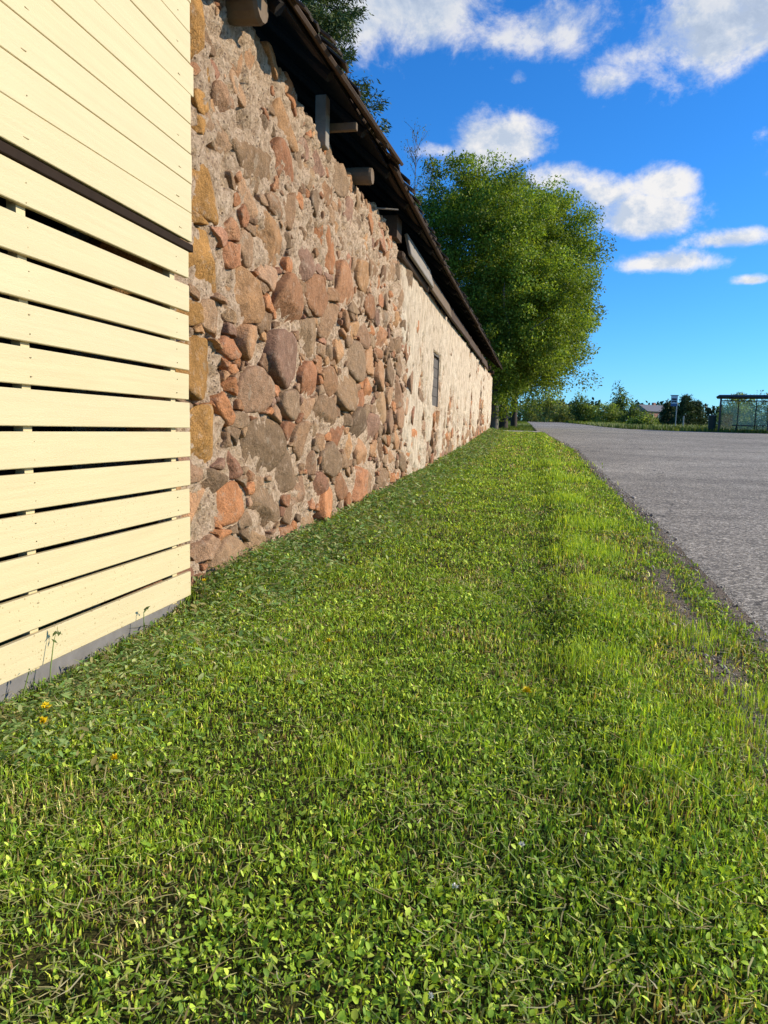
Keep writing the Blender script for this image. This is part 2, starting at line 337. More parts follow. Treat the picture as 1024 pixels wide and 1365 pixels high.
yr = np.concatenate([np.arange(-12, 60, .5), np.arange(60, 130, 2.5), np.arange(130, 260, 10)])
def rough_edge(y): return XL(y)+(fbm(y*2.6, y*0, 5, 5)-.5)*.24
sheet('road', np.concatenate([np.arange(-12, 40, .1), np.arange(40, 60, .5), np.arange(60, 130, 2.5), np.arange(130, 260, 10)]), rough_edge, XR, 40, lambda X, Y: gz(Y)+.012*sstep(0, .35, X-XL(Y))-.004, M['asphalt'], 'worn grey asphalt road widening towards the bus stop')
def dirt(x, y):      # bare, gravelly ground along the road edge
    e = XL(y)-x; d = sstep(.15, -.02, e)*sstep(.35, .65, fbm(x*3, y*1.1, 31)+.25)
    d2 = np.exp(-((e-.27)/.12)**2)*sstep(.40, .56, fbm(x*2.2+9, y*.9, 33)+.18*np.exp(-((y-3.3)/1.2)**2))*sstep(9, 5, y)
    return np.clip(np.maximum(d, d2), 0, 1)
def lawn_z(x, y):
    x = np.asarray(x, float); y = np.asarray(y, float)
    rut = -.032*np.exp(-((x-(.10+.10*(fbm(y*.7, y*0, 6)-.5)))/.12)**2)*sstep(2.2, 3.4, y)+.025*np.exp(-((x-.38)/.15)**2)+.012*np.exp(-((x+.35)/.2)**2)
    return gz(y)+.004+(fbm(x*2.3, y*2.3, 3)-.5)*.05+(fbm(x*9, y*9, 4)-.5)*.02+rut+(.085*np.exp(-((x+1.88)/.26)**2)*(.3+fbm(x*3, y*1.3, 8)))*sstep(3.2, 4.2, y)-.045*sstep(3.8, 3.2, y)*sstep(-1.5, -1.78, x)+.004*sstep(.25, 0, XL(y)-x)
sheet('lawn', np.concatenate([np.arange(-2, 14, .05), np.arange(14, 32.61, .15)]), const(-2.0), lambda y: XL(y)+.06, 64, lawn_z, M['soil'], 'mown grass verge between the stone wall and the road', 'structure', dirt=dirt)
sheet('driveway', np.arange(32.55, 34.3, .25), const(-16), lambda y: XL(y)+.05, 30, lambda X, Y: gz(Y)+.012, M['drive'], 'pale narrow driveway crossing behind the end of the barn')

def blades(P, L, W, col, lean=.5, seed=1, flat=0.):
    """grass blades: P (n,3) feet, L lengths, W widths"""
    r = np.random.default_rng(seed); n = len(P); a = r.uniform(0, 2*np.pi, n); b = a+np.pi/2+r.normal(0, .5, n)
    le = np.abs(r.normal(0, lean, n)); le = np.clip(le, 0, 1.35)+flat
    side = np.stack([np.cos(b), np.sin(b), np.zeros(n)], 1)*W[:, None]/2
    h = np.stack([np.cos(a), np.sin(a), np.zeros(n)], 1); up = np.array([0, 0, 1.])
    d1 = h*np.sin(le*.5)[:, None]+up*np.cos(le*.5)[:, None]; d2 = h*np.sin(le*1.5)[:, None]+up*np.cos(le*1.5)[:, None]
    m = P+d1*(L*.55)[:, None]; t = m+d2*(L*.5)[:, None]
    V = np.stack([P-side, P+side, m-side*.85, m+side*.85, t], 1).reshape(-1, 3); k = np.arange(n)*5
    F4 = np.stack([k, k+1, k+3, k+2], 1); F3 = np.stack([k+2, k+3, k+4], 1)
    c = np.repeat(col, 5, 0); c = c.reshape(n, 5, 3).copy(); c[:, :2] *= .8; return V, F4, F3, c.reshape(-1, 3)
def leaves(P, D, N, L, W, col, fold=.18):
    """leaf-shaped pointed quads, folded along the midrib"""
    D = D/np.linalg.norm(D, axis=1)[:, None]; S = np.cross(D, N); S /= np.linalg.norm(S, axis=1)[:, None]+1e-9; U = np.cross(S, D); n = len(P)
    mid = P+D*(L*.5)[:, None]; s = S*(W*.5)[:, None]; u = U*(W*fold)[:, None]
    V = np.stack([P, mid+s+u, P+D*L[:, None], mid-s+u], 1).reshape(-1, 3); k = np.arange(n)*4
    return V, np.concatenate([np.stack([k, k+1, k+2], 1), np.stack([k, k+2, k+3], 1)]), np.repeat(col, 4, 0)
def round_leaves(P, D, N, L, W, col, fold=.15, curl=.15):
    """ovate leaves: base, two shoulders, two upper shoulders, tip, and midrib points"""
    D = D/np.linalg.norm(D, axis=1)[:, None]; S = np.cross(D, N); S /= np.linalg.norm(S, axis=1)[:, None]+1e-9; U = np.cross(S, D); n = len(P)
    def at(a, b, c): return P+D*(L*a)[:, None]+S*(W*b)[:, None]+U*(W*c)[:, None]
    V = np.stack([at(0, 0, 0), at(.3, .46, fold), at(.72, .40, fold-curl), at(1, 0, -curl*1.4), at(.72, -.40, fold-curl), at(.3, -.46, fold), at(.5, 0, 0)], 1).reshape(-1, 3)
    k = np.arange(n)*7; F = [np.stack([k+6, k+i, k+(i+1) % 6], 1) for i in range(6)]
    return V, np.concatenate(F), np.repeat(col, 7, 0)
PAL = np.array([(.14, .20, .018), (.21, .265, .024), (.07, .122, .016), (.30, .325, .045), (.115, .18, .02), (.36, .31, .12), (.15, .105, .045)])*1.36
def grass_colors(x, y, r, straw=1.):
    n = len(x); pn = fbm(x*1.7, y*.9, 51); yn = fbm(x*3.5+4, y*2+9, 52); bn = fbm(x*2.6+20, y*2.6+3, 53)
    p = np.stack([.30+0*x, .12+1.3*np.clip(yn-.45, 0, 1)+.35*np.exp(-((x-.48)/.22)**2), .24+1.4*np.clip(.5-pn, 0, 1)+.6*np.exp(-((x-.08-.12*(fbm(y*.7, y*0, 6)-.5))/.15)**2), .03+.5*np.clip(yn-.52, 0, 1), .22+0*x, straw*(.05+.9*np.clip(bn-.54, 0, 1)+.25*np.exp(-((x-.80)/.14)**2)), straw*(.04+1.7*np.clip(bn-.53, 0, 1)+.25*np.exp(-((x-.80)/.14)**2))], 1)
    p /= p.sum(1, keepdims=True); idx = (r.random(n)[:, None] > np.cumsum(p, 1)).sum(1); c = PAL[np.clip(idx, 0, 6)]
    return 1.7*c*r.uniform(.45, 1.5, (n, 1))*(1+r.normal(0, .06, (n, 3)))
acc = dict(V=[], F4=[], F3=[], C=[]); nb = 0
BINS = [(.35, 1.2, 13000, .032, .0040), (1.2, 2, 15000, .032, .0042), (2, 3.2, 12500, .033, .0047), (3.2, 5, 8500, .034, .0056), (5, 8, 3200, .036, .0070), (8, 13, 1700, .040, .011), (13, 20, 850, .046, .017), (20, 32.5, 430, .055, .026)]
for k, (y0, y1, dn, L, W) in enumerate(BINS):
    n = int((y1-y0)*3.33*dn); x = rng.uniform(-1.93, 1.40, n); y = rng.uniform(y0, y1, n)
    keep = (x < XL(y)-.03+.20*fbm(x*1.5, y*2.2, 66)) & (rng.random(n) < .35+.65*sstep(-.06, .10, XL(y)-x)) & (rng.random(n) > dirt(x, y)*.93) & (rng.random(n) < .55+.9*fbm(x*5, y*5, 61)) ; x = x[keep]; y = y[keep]; n = len(x)
    hh = (.55+.9*fbm(x*2.1, y*2.1, 62))*(1+.55*np.exp(-((x-.42)/.16)**2)*fbm(x*2, y*1.2, 63))*(1-.25*np.exp(-((x+.6)/.5)**2))*np.where(XL(y)-x < .12, .7, 1)
    P = np.stack([x, y, np.where(x > XL(y)+.05, gz(y), lawn_z(x, y))-.003], 1); c = grass_colors(x, y, rng)
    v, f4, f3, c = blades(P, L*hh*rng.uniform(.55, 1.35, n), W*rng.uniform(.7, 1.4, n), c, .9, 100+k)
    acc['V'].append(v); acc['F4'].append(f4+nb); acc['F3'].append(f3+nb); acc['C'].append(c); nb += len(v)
# taller bright tufts
for tx, ty, n, rad, L in [(.24, 3.15, 380, .12, .085), (.30, 2.8, 250, .14, .06), (.75, 2.6, 600, .13, .06), (.42, 4.6, 350, .16, .075), (.5, 6.0, 900, .18, .08), (.62, 7.6, 900, .2, .085), (.46, 9.5, 700, .2, .09), (.85, 3.7, 400, .1, .06), (-.5, 2.0, 350, .08, .05), (.9, 2.9, 300, .08, .055), (.55, 12.5, 500, .25, .10), (.5, 16, 400, .3, .11)]:
    x = rng.normal(tx, rad, n); y = rng.normal(ty, rad*1.2, n); c = PAL[rng.choice([0, 1, 3, 4], n, p=[.35, .3, .1, .25])]*1.7*rng.uniform(.8, 1.25, (n, 1))
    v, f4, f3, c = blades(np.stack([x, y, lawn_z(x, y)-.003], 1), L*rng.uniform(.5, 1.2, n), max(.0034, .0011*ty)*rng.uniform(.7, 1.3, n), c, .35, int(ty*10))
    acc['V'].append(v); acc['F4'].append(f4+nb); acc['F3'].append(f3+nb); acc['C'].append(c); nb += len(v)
tag(fast_mesh('grass', np.concatenate(acc['V']), [np.concatenate(acc['F4']), np.concatenate(acc['F3'])], M['grass'], col=np.concatenate(acc['C'])), 'short mown green grass covering the verge', 'grass', None, 'stuff')
# small broad leaves (clover, plantain, dandelion) among the grass
def weed_patch(n, xs, ys, prob, Lr, palette, seed, name, label, tilt=(.2, 1.2), zoff=(.004, .03), wr=(.45, .8)):
    r = np.random.default_rng(seed); x = r.uniform(*xs, n); y = ys[0]*(ys[1]/ys[0])**r.random(n)
    k = (r.random(n) < prob(x, y)) & (x < XL(y)-.03) & (r.random(n) > dirt(x, y)); x = x[k]; y = y[k]; n = len(x)
    a = r.uniform(0, 2*np.pi, n); el = r.uniform(*tilt, n); D = np.stack([np.cos(a)*np.cos(el), np.sin(a)*np.cos(el), np.sin(el)], 1)
    N = np.stack([r.normal(0, .35, n), r.normal(0, .35, n), np.ones(n)], 1)-D*.2
    P = np.stack([x, y, lawn_z(x, y)+r.uniform(*zoff, n)], 1); sc = np.clip((y/3.5)**.55, .8, 3)
    L = r.uniform(*Lr, n)*sc; c = np.array(palette)[r.integers(0, len(palette), n)]*1.95*r.uniform(.65, 1.35, (n, 1))
    v, f, c = round_leaves(P, D, N, L, L*r.uniform(*wr, n), c)
    return tag(fast_mesh(name, v, [f], M['weed'], col=c), label, 'leaves', None, 'stuff')
weed_patch(150000, (-1.9, 1.2), (.5, 14), lambda x, y: (.12+.88*sstep(.42, .62, fbm(x*2.4, y*2.4, 71)+.06*sstep(2.2, 1.2, y)))*(1-.8*sstep(.56, .66, fbm(x*2.6+20, y*2.6+3, 53)))*.8, (.008, .026), [(.14, .21, .02), (.21, .285, .028), (.09, .15, .018), (.28, .335, .045)], 72, 'clover_leaves', 'small round clover and plantain leaves low in the mown grass', wr=(.28, .72))
weed_patch(85000, (-1.92, -.5), (1.7, 32), lambda x, y: np.exp(-((x+1.80)/.46)**2)*(.35+fbm(x*3, y*1.5, 75))*np.where(y < 3.7, .75*sstep(-1.86, -1.72, x), 1), (.018, .05), [(.075, .13, .034), (.11, .17, .045), (.055, .10, .026), (.15, .20, .065), (.20, .22, .085), (.17, .15, .06)], 76, 'cut_weeds', 'wilted cut weeds heaped along the foot of the wall', (-.4, .7), (.01, .06), (.14, .46))
# clippings: thin straws lying in the grass
def straws(n, xs, ys, prob, Lr, seed, name, label):
    r = np.random.default_rng(seed); x = r.uniform(*xs, n); y = ys[0]*(ys[1]/ys[0])**r.random(n); k = (r.random(n) < prob(x, y)) & (x < XL(y)); x = x[k]; y = y[k]; n = len(x)
    a = r.uniform(0, np.pi*2, n); L = r.uniform(*Lr, n)*(.6+.8*r.random(n)**3); W = np.maximum(.0011, .0006*y)*r.uniform(.7, 1.6, n)
    d = np.stack([np.cos(a), np.sin(a), r.normal(0, .14, n)], 1); s = np.stack([-np.sin(a), np.cos(a), np.zeros(n)], 1)*W[:, None]; P = np.stack([x, y, lawn_z(x, y)+r.uniform(.016, .040, n)], 1)
    m = P+d*(L*.5)[:, None]+np.array([0, 0, 1])*(L*r.normal(0, .06, n))[:, None]; e = P+d*L[:, None]+s*(r.normal(0, 8, n))[:, None]*0+np.stack([-np.sin(a), np.cos(a), 0*a], 1)*(L*r.normal(0, .12, n))[:, None]
    V = np.stack([P-s, P+s, m+s, m-s, e+s*.4, e-s*.4], 1).reshape(-1, 3); k = np.arange(n)*6; F = np.concatenate([np.stack([k, k+1, k+2, k+3], 1), np.stack([k+3, k+2, k+4, k+5], 1)])
    c = np.array([(.36, .38, .13), (.48, .42, .19), (.22, .29, .08), (.27, .20, .09), (.58, .52, .30)])[r.choice(5, n, p=[.3, .2, .3, .15, .05])]*1.15*r.uniform(.7, 1.2, (n, 1))
    return tag(fast_mesh(name, V, [F], M['grass'], col=np.repeat(c, 6, 0)), label, 'clippings', None, 'stuff')
straws(22000, (-1.92, 1.15), (.6, 12), lambda x, y: .25+.75*sstep(.5, .65, fbm(x*2, y*2, 81))+.9*np.exp(-((x+1.9)/.7)**2), (.02, .06), 82, 'grass_clippings', 'dry grass clippings scattered over the mown verge')
straws(900, (-1.92, 1.0), (.9, 8), lambda x, y: .25+np.exp(-((x+1.9)/.5)**2), (.08, .20), 83, 'cut_stalks', 'long pale cut stalks lying on the mown verge')
# gravel grains along the road edge
n = 16000; y = 1.5*(25/1.5)**rng.random(n); x = XL(y)-rng.uniform(-.12, .65, n); k = rng.random(n) < dirt(x, y)*.9+.45*(np.abs(XL(y)-x+.03) < .11); x = x[k]; y = y[k]; n = len(x); s = rng.uniform(.002, .006, n)*(1+2.*(rng.random(n) > .97))*np.clip(y/5, 1, 2.2)
oc = np.array([(1, 0, 0), (0, 1, 0), (-1, 0, 0), (0, -1, 0), (0, 0, .8), (0, 0, -.8)]); V = np.stack([x, y, np.maximum(lawn_z(x, y), gz(y))+s*.3], 1)[:, None]+oc[None]*s[:, None, None]*rng.uniform(.6, 1.3, (n, 6, 1))
kk = np.arange(n)*6; F = np.concatenate([np.stack([kk+i, kk+(i+1) % 4, kk+4], 1) for i in range(4)]+[np.stack([kk+(i+1) % 4, kk+i, kk+5], 1) for i in range(4)])
M['gravel'] = (lambda m, t, o: (principled(t, o, vcol(t), .9), m)[1])(*new_mat('gravel_grains'))
tag(fast_mesh('verge_gravel', V.reshape(-1, 3), [F], M['gravel'], col=np.repeat(rng.uniform(.12, .42, (n, 1))*np.array([[1, .88, .74]]), 6, 0)), 'loose gravel along the crumbling road edge', 'gravel', None, 'stuff')
# taller grass on the far side of the road and beyond the driveway
def meadow(name, label, n, fx, fy, Lr, seed, cols):
    r = np.random.default_rng(seed); y = fy(r.random(n)); x = fx(y, r.random(n)); P = np.stack([x, y, gz(y)-.08], 1); c = np.array(cols)[r.integers(0, len(cols), n)]*r.uniform(.7, 1.25, (n, 1))
    v, f4, f3, c = blades(P, r.uniform(*Lr, n), .0011*y*r.uniform(.7, 1.4, n), c, .45, seed)
    return tag(fast_mesh(name, v, [f4, f3], M['grass'], col=c), label, 'grass', None, 'stuff')
GC = [(.10, .15, .025), (.15, .19, .03), (.075, .12, .022), (.20, .21, .05), (.12, .17, .03)]
meadow('tall_grass', 'uncut tall grass along the far side of the road', 30000, lambda y, u: XR(y)+.1+u**1.6*(4+y*.12), lambda u: 36+u**1.4*95, (.12, .42), 91, GC)
meadow('shaded_grass', 'grass under the trees beyond the driveway', 14000, lambda y, u: XL(y)-.1-u*5., lambda u: 34.4+u*60, (.10, .22), 92, GC)

# ------------------------------------------------------------ yellow boarded shed in front of the barn
shed = tag(empty('yellow_shed', (-1.9, 3.6, -.05)), 'cream yellow boarded shed with gapped slats below and tight cladding above', 'shed')
YE, Y0 = 3.64, -.6
LN = YE-Y0
pitch = 1.871/12
b = MB(); b.box((0, 0, 0), (.024, LN, .1365)); slat = b.build('slat', M['paint'], shed, .003); slat.location = (-1.862, Y0+LN/2, .015+.070)
for i in range(1, 12): inst(slat, shed, (-1.862+random.uniform(-.003, .003), Y0+LN/2+random.uniform(-.006, .004), .015+.070+i*pitch+random.uniform(-.002, .002)+(.018 if i == 11 else 0)), (0, random.uniform(-.02, .02), 0))
b = MB(); b.box((0, 0, 0), (.024, LN, .1455)); cb = b.build('cladding_board', M['paint'], shed, .0025); cb.location = (-1.845, Y0+LN/2, 1.936+.074)
for i in range(1, 12): inst(cb, shed, (-1.845+random.uniform(-.002, .002), Y0+LN/2+(.03 if i == 5 else random.uniform(-.008, .008)), 1.936+.074+i*.148))
b = MB(); b.box((-1.888, Y0+LN/2+.012, 1.912), (.09, LN+.05, .038)); b.build('rail', M['darkwood'], shed, .003)
for y in (.2, 1.3, 2.38, 3.50): b = MB(); b.box((-1.895, y, .95), (.04, .048, 1.9)); b.build('batten', M['paint'], shed)
b = MB(); b.box((-1.96, Y0+LN/2-.02, -.12), (.17, LN, .26)); b.build('foundation', M['concrete'], shed, .01)
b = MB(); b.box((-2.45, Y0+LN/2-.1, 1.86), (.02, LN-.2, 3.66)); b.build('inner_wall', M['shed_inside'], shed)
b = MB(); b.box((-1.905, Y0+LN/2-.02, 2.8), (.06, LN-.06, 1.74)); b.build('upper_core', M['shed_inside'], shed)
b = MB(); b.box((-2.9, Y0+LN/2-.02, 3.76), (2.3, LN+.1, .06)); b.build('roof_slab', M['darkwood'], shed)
b = MB(); b.box((-3.4, Y0+.01, 1.8), (3.0, .03, 3.7)); b.build('end_wall', M['paint'], shed)

b = MB()
for i in range(12):
    for yb in (1.3, 2.38, 3.50):
        for dz in (-.035, .035): b.tube([(-1.852, yb+random.uniform(-.008, .008), .0815+i*pitch+dz), (-1.8488, yb, .0815+i*pitch+dz)], .0026, 6)
        if i < 11: b.tube([(-1.834, yb+random.uniform(-.03, .03), 2.01+i*.148-.03), (-1.8318, yb, 2.01+i*.148-.03)], .0024, 6)
tag(b.build('nail_heads', plain('rusty_nails', (.34, .26, .13), .7), shed), kind='stuff')
# ------------------------------------------------------------ fieldstone barn
barn = tag(empty('stone_barn', (-1.95, 18, 0)), 'long old fieldstone barn with crumbling plaster and a sagging shingled eave', 'barn')
YB0, YB1 = 3.5, 32.3
def top_z(y): return np.interp(y, [2, 4.8, 6.3, 7.2, 8.4, 9.6, 10.3, 11, 32.5], [3.6, 3.57, 3.47, 3.44, 3.53, 3.46, 3.36, 3.34, 3.30])+(fbm(np.asarray(y)*4.5, np.asarray(y)*0, 41)-.5)*.14
def plaster(y, z):
    h = z-gz(y)
    edge = sstep(10.15, 10.9, y+(fbm(y*1.5, z*1.1, 42)-.5)*1.4+.25*(z-1.8))
    ero = fbm(y*.9, z*.6, 43, 5)*.50+fbm(y*3.2, z*1.8, 44, 4)*.32+fbm(y*8, z*6, 144, 3)*.18+  .13*sstep(1.3, .1, h+fbm(y*.8, z*0, 45)*.7-.35)-.06*sstep(2.1, 2.9, z)
    return edge*sstep(.585, .53, ero)
WY0, WY1, WZ0, WZ1 = 13.5, 14.65, 1.44, 2.46
ys = np.unique(np.concatenate([np.arange(YB0, 7, .03), np.arange(7, 11, .045), np.arange(11, YB1, .075), [YB1, WY0-.004, WY0, WY1, WY1+.004]]))
tz = np.unique(np.concatenate([np.linspace(0, 1, 100)]))
Yg = np.repeat(ys[:, None], len(tz)+2, 1); zlow = gz(ys)-.15; zt = top_z(ys)
Zg = np.zeros_like(Yg); Zg[:, :len(tz)] = zlow[:, None]+(zt-zlow)[:, None]*tz
# snap rows to the window opening
sel = (ys >= WY0-.005) & (ys <= WY1+.005)
for zz in (WZ0-.004, WZ0, WZ1, WZ1+.004):
    j = np.argmin(np.abs(Zg[sel][0, :len(tz)]-zz)) + (1 if zz in (WZ0, WZ1+.004) else 0)
    for r_ in np.where(sel)[0]: Zg[r_, j] = zz
Zf = Zg[:, :len(tz)]; Yf = Yg[:, :len(tz)]
pm = plaster(Yf, Zf); pm = np.maximum(pm, sstep(WY0-.34, WY0-.22, Yf)*sstep(WY0+.02, WY0-.02, Yf)*sstep(1.2, 1.35, Zf)*sstep(2.8, 2.6, Zf))
ub = sstep(1.7, 2.9, Zf)*sstep(10.6, 9.6, Yf)
base = -1.960+(fbm(Yf*7, Zf*7, 46)-.5)*.055-.06*sstep(.57, .72, fbm(Yf*15, Zf*15, 146, 3))+(fbm(Yf*26, Zf*26, 47, 3)-.5)*.036+ub*(.024+(fbm(Yf*11, Zf*11, 48)-.5)*.085)
plx = -1.912+(fbm(Yf*2, Zf*2, 49)-.5)*.03+(fbm(Yf*12, Zf*6, 50)-.5)*.035
Xf = base*(1-pm)+plx*pm
inw = (Yf >= WY0-.001) & (Yf <= WY1+.001) & (Zf >= WZ0-.001) & (Zf <= WZ1+.001); Xf = np.where(inw, -2.22, Xf)
Xg = np.zeros_like(Yg); Xg[:, :len(tz)] = Xf; Xg[:, -2] = -2.62; Xg[:, -1] = -2.62; Zg[:, -2] = zt-.02; Zg[:, -1] = zlow
nr = len(tz)+2; ii = (np.arange(len(ys)-1)[:, None]*nr+np.arange(nr-1)[None]).ravel()
F = np.stack([ii, ii+nr, ii+nr+1, ii+1], 1); pa = np.zeros_like(Yg); pa[:, :len(tz)] = pm
wall = fast_mesh('wall', np.stack([Xg, Yg, Zg], -1).reshape(-1, 3), [F, np.arange(nr)[None, ::-1], (np.arange(nr)+(len(ys)-1)*nr)[None]], M['mortar'], barn, attrs={'plaster': pa.ravel()})

SC = np.array([(.28, .16, .095), (.25, .165, .11), (.235, .165, .11), (.32, .20, .12), (.29, .165, .115), (.23, .15, .115), (.34, .215, .12), (.27, .19, .12), (.205, .15, .104), (.35, .175, .09), (.29, .195, .125), (.25, .175, .115), (.225, .165, .11), (.30, .155, .09), (.31, .21, .145), (.215, .158, .108), (.19, .14, .098)])*np.array([1.10, .98, .84])
ASP = 1.6
def pack(y0, y1, radii, tries, seed, up=True):      # centres in (y/ASP, z): fieldstones lie on their long side
    r = np.random.default_rng(seed); S = []
    cell = {}
    for rad, tr in zip(radii, tries):
        for _ in range(tr):
            yw = r.uniform(y0, y1); y = yw/ASP; z = r.uniform(-.08, 3.6)+float(gz(yw)); q = rad*r.uniform(.85, 1.15)
            if z > float(top_z(yw))-q*.5: continue
            if up and q > .085 and r.random() < sstep(2.2, 3.0, z)*.75: continue
            if yw > WY0-q*ASP-.05 and yw < WY1+q*ASP+.05 and z > WZ0-q-.05 and z < WZ1+q+.05: continue
            ky, kz = int(y/.4), int(z/.4); ok = True
            for a in (-1, 0, 1):
                for c in (-1, 0, 1):
                    for (yy, zz, rr) in cell.get((ky+a, kz+c), ()):
                        if abs(yy-y) < .45 and (yy-y)**2+((zz-z)*1.12)**2 < ((rr+q)*.92)**2: ok = False; break
                    if not ok: break
                if not ok: break
            if ok: S.append((y, z, q)); cell.setdefault((ky, kz), []).append((y, z, q))
    return np.array(S)
def stone_polys(S):
    out = []
    for i, (y, z, q) in enumerate(S):
        d = S[:, :2]-[y, z]; dist = np.hypot(d[:, 0], d[:, 1]); nb = np.where((dist < q*2.2+.30) & (dist > 0))[0]
        e = q*1.7; poly = [(e*math.cos(a)*1.1, e*math.sin(a)) for a in np.arange(10)*2*math.pi/10+rng.uniform(0, 1)]
        for j in nb[np.argsort(dist[nb])]:
            L = dist[j]; nx_, nz_ = d[j]/L; c = (L*L+q*q-S[j, 2]**2)/(2*L)
            new = []
            for k in range(len(poly)):
                p, p2 = poly[k], poly[(k+1) % len(poly)]; s1 = p[0]*nx_+p[1]*nz_-c; s2 = p2[0]*nx_+p2[1]*nz_-c
                if s1 <= 0: new.append(p)
                if s1*s2 < 0: t = s1/(s1-s2); new.append((p[0]+(p2[0]-p[0])*t, p[1]+(p2[1]-p[1])*t))
            poly = new
            if len(poly) < 3: break
        out.append(np.array(poly) if len(poly) >= 3 else None)
    return out
def resample(poly, n):
    P = np.vstack([poly, poly[:1]]); L = np.r_[0, np.cumsum(np.hypot(*np.diff(P, axis=0).T))]; t = np.linspace(0, L[-1], n, endpoint=False)
    return np.stack([np.interp(t, L, P[:, 0]), np.interp(t, L, P[:, 1])], 1), L[-1]
def stone_mesh(poly, q, r, n=16, gap=.010, proud=.05, fine=True):
    """split fieldstone: an irregular outline, a broken face made of a few tilted planes, sides running back into the mortar"""
    P, per = resample(poly*[ASP, 1], n*3)
    P = P[::3]; c = P.mean(0); P = (P-c)*1.03; rr = np.hypot(P[:, 0], P[:, 1])[:, None]; P = P*np.clip((rr-gap)/np.maximum(rr, 1e-6), .3, 1)
    aa = np.arange(n)/n*6.283; P *= (1+.05*np.sin(aa*2+r.uniform(0, 6))+.05*np.sin(aa*3+r.uniform(0, 6))+.04*np.sin(aa*5+r.uniform(0, 6))+r.normal(0, .025, n))[:, None]
    h = proud*r.uniform(.7, 1.2)*min(1.2, .65+q*3)
    planes = [(h, r.normal(0, .10, 2))]+[(h*r.uniform(.85, 1.25)+.0, r.normal(0, .36, 2)) for _ in range(r.integers(1, 4))]
    ed = r.uniform(.93, .985); sc = (1., 1., ed, ed*.88, .62, .36, .16) if fine else (1., 1., ed, .6)
    V = []
    for i, s_ in enumerate(sc):
        Q = P*s_
        if i == 0: x = np.full(n, -.05)
        else:
            x = np.min([a_+Q@t_ for a_, t_ in planes], 0); x = x-(h*.38 if i == 1 else h*.06 if i == 2 else 0)+r.normal(0, .0022, n)
        V.append(np.stack([x, Q[:, 0], Q[:, 1]], 1))
    V = np.concatenate(V+[[[min(a_ for a_, t_ in planes), 0, 0]]]); k = np.arange(n); k2 = (k+1) % n; m = len(sc)
    F4 = np.concatenate([np.stack([k+i*n, k2+i*n, k2+(i+1)*n, k+(i+1)*n], 1) for i in range(m-1)]); F3 = np.stack([k+(m-1)*n, k2+(m-1)*n, np.full(n, m*n)], 1)
    return V, F4, F3, c
S = pack(3.55, 11.4, (.21, .17, .14, .11, .085, .06, .042, .03), (120, 600, 1100, 1800, 3000, 5200, 7000, 7000), 5)
S2 = pack(11.5, YB1-.1, (.16, .125, .10, .075), (500, 1800, 4000, 4000), 6, False)
polys = stone_polys(S); polys2 = stone_polys(S2)
vis = sorted([i for i in range(len(S)) if polys[i] is not None and S[i, 0]*ASP > 3.5], key=lambda i: -(S[i, 2]**2)/(S[i, 0]**3))
single = set(vis[:298]); J = dict(V=[], F4=[], F3=[], C=[]); jb = 0
for src, pl_, first in ((S, polys, True), (S2, polys2, False)):
    for i, (y, z, q) in enumerate(src):
        if pl_[i] is None or len(pl_[i]) < 3: continue
        y = y*ASP
        if not first and plaster(np.array([y]), np.array([z]))[0] > .9: continue
        one = first and i in single; n = 18 if one else (10 if first else 8)
        upz = float(sstep(2.0, 3.0, z))
        V, F4, F3, c = stone_mesh(pl_[i], q, rng, n, (.006 if q > .09 else .004)+.009*rng.random(), (.040*rng.uniform(.8, 1.3) if first else .034)*(1-.12*upz), one)
        V = V+[-1.958, y+c[0], z+c[1]]; col = SC[rng.integers(0, len(SC))]*rng.uniform(.75, 1.25)
        if first and q < .09 and rng.random() < .3*upz: continue
        if y < 4.1 and rng.random() < .65 and q > .055 and z > .8: col = np.array((.36, .19, .06))*rng.uniform(.8, 1.1)      # ochre stones at the corner
        C = np.tile(col, (len(V), 1))*(1+rng.normal(0, .05, (len(V), 1)))
        if one:
            fast_mesh('stone', V, [F4, F3], M['stone'], wall, col=C, smooth=True)
        else:
            J['V'].append(V); J['F4'].append(F4+jb); J['F3'].append(F3+jb); J['C'].append(C); jb += len(V)
tag(fast_mesh('small_stones', np.concatenate(J['V']), [np.concatenate(J['F4']), np.concatenate(J['F3'])], M['stone'], wall, col=np.concatenate(J['C']), smooth=True), kind='stuff')
# shuttered window opening
win = MB(); win.box((-1.985, WY0+.02, (WZ0+WZ1)/2), (.06, .05, WZ1-WZ0)); win.box((-1.985, WY1-.02, (WZ0+WZ1)/2), (.06, .05, WZ1-WZ0)); win.box((-1.985, (WY0+WY1)/2, WZ1-.02), (.06, WY1-WY0-.1, .05))
wo = win.build('window', M['shutter'], barn)
for i in range(5): b = MB(); b.box((-1.99+random.uniform(-.006, .006), (WY0+WY1)/2, WZ0+.10+i*.185), (.025, WY1-WY0-.04, .178)); b.build('board', M['shutter'], wo, .003)
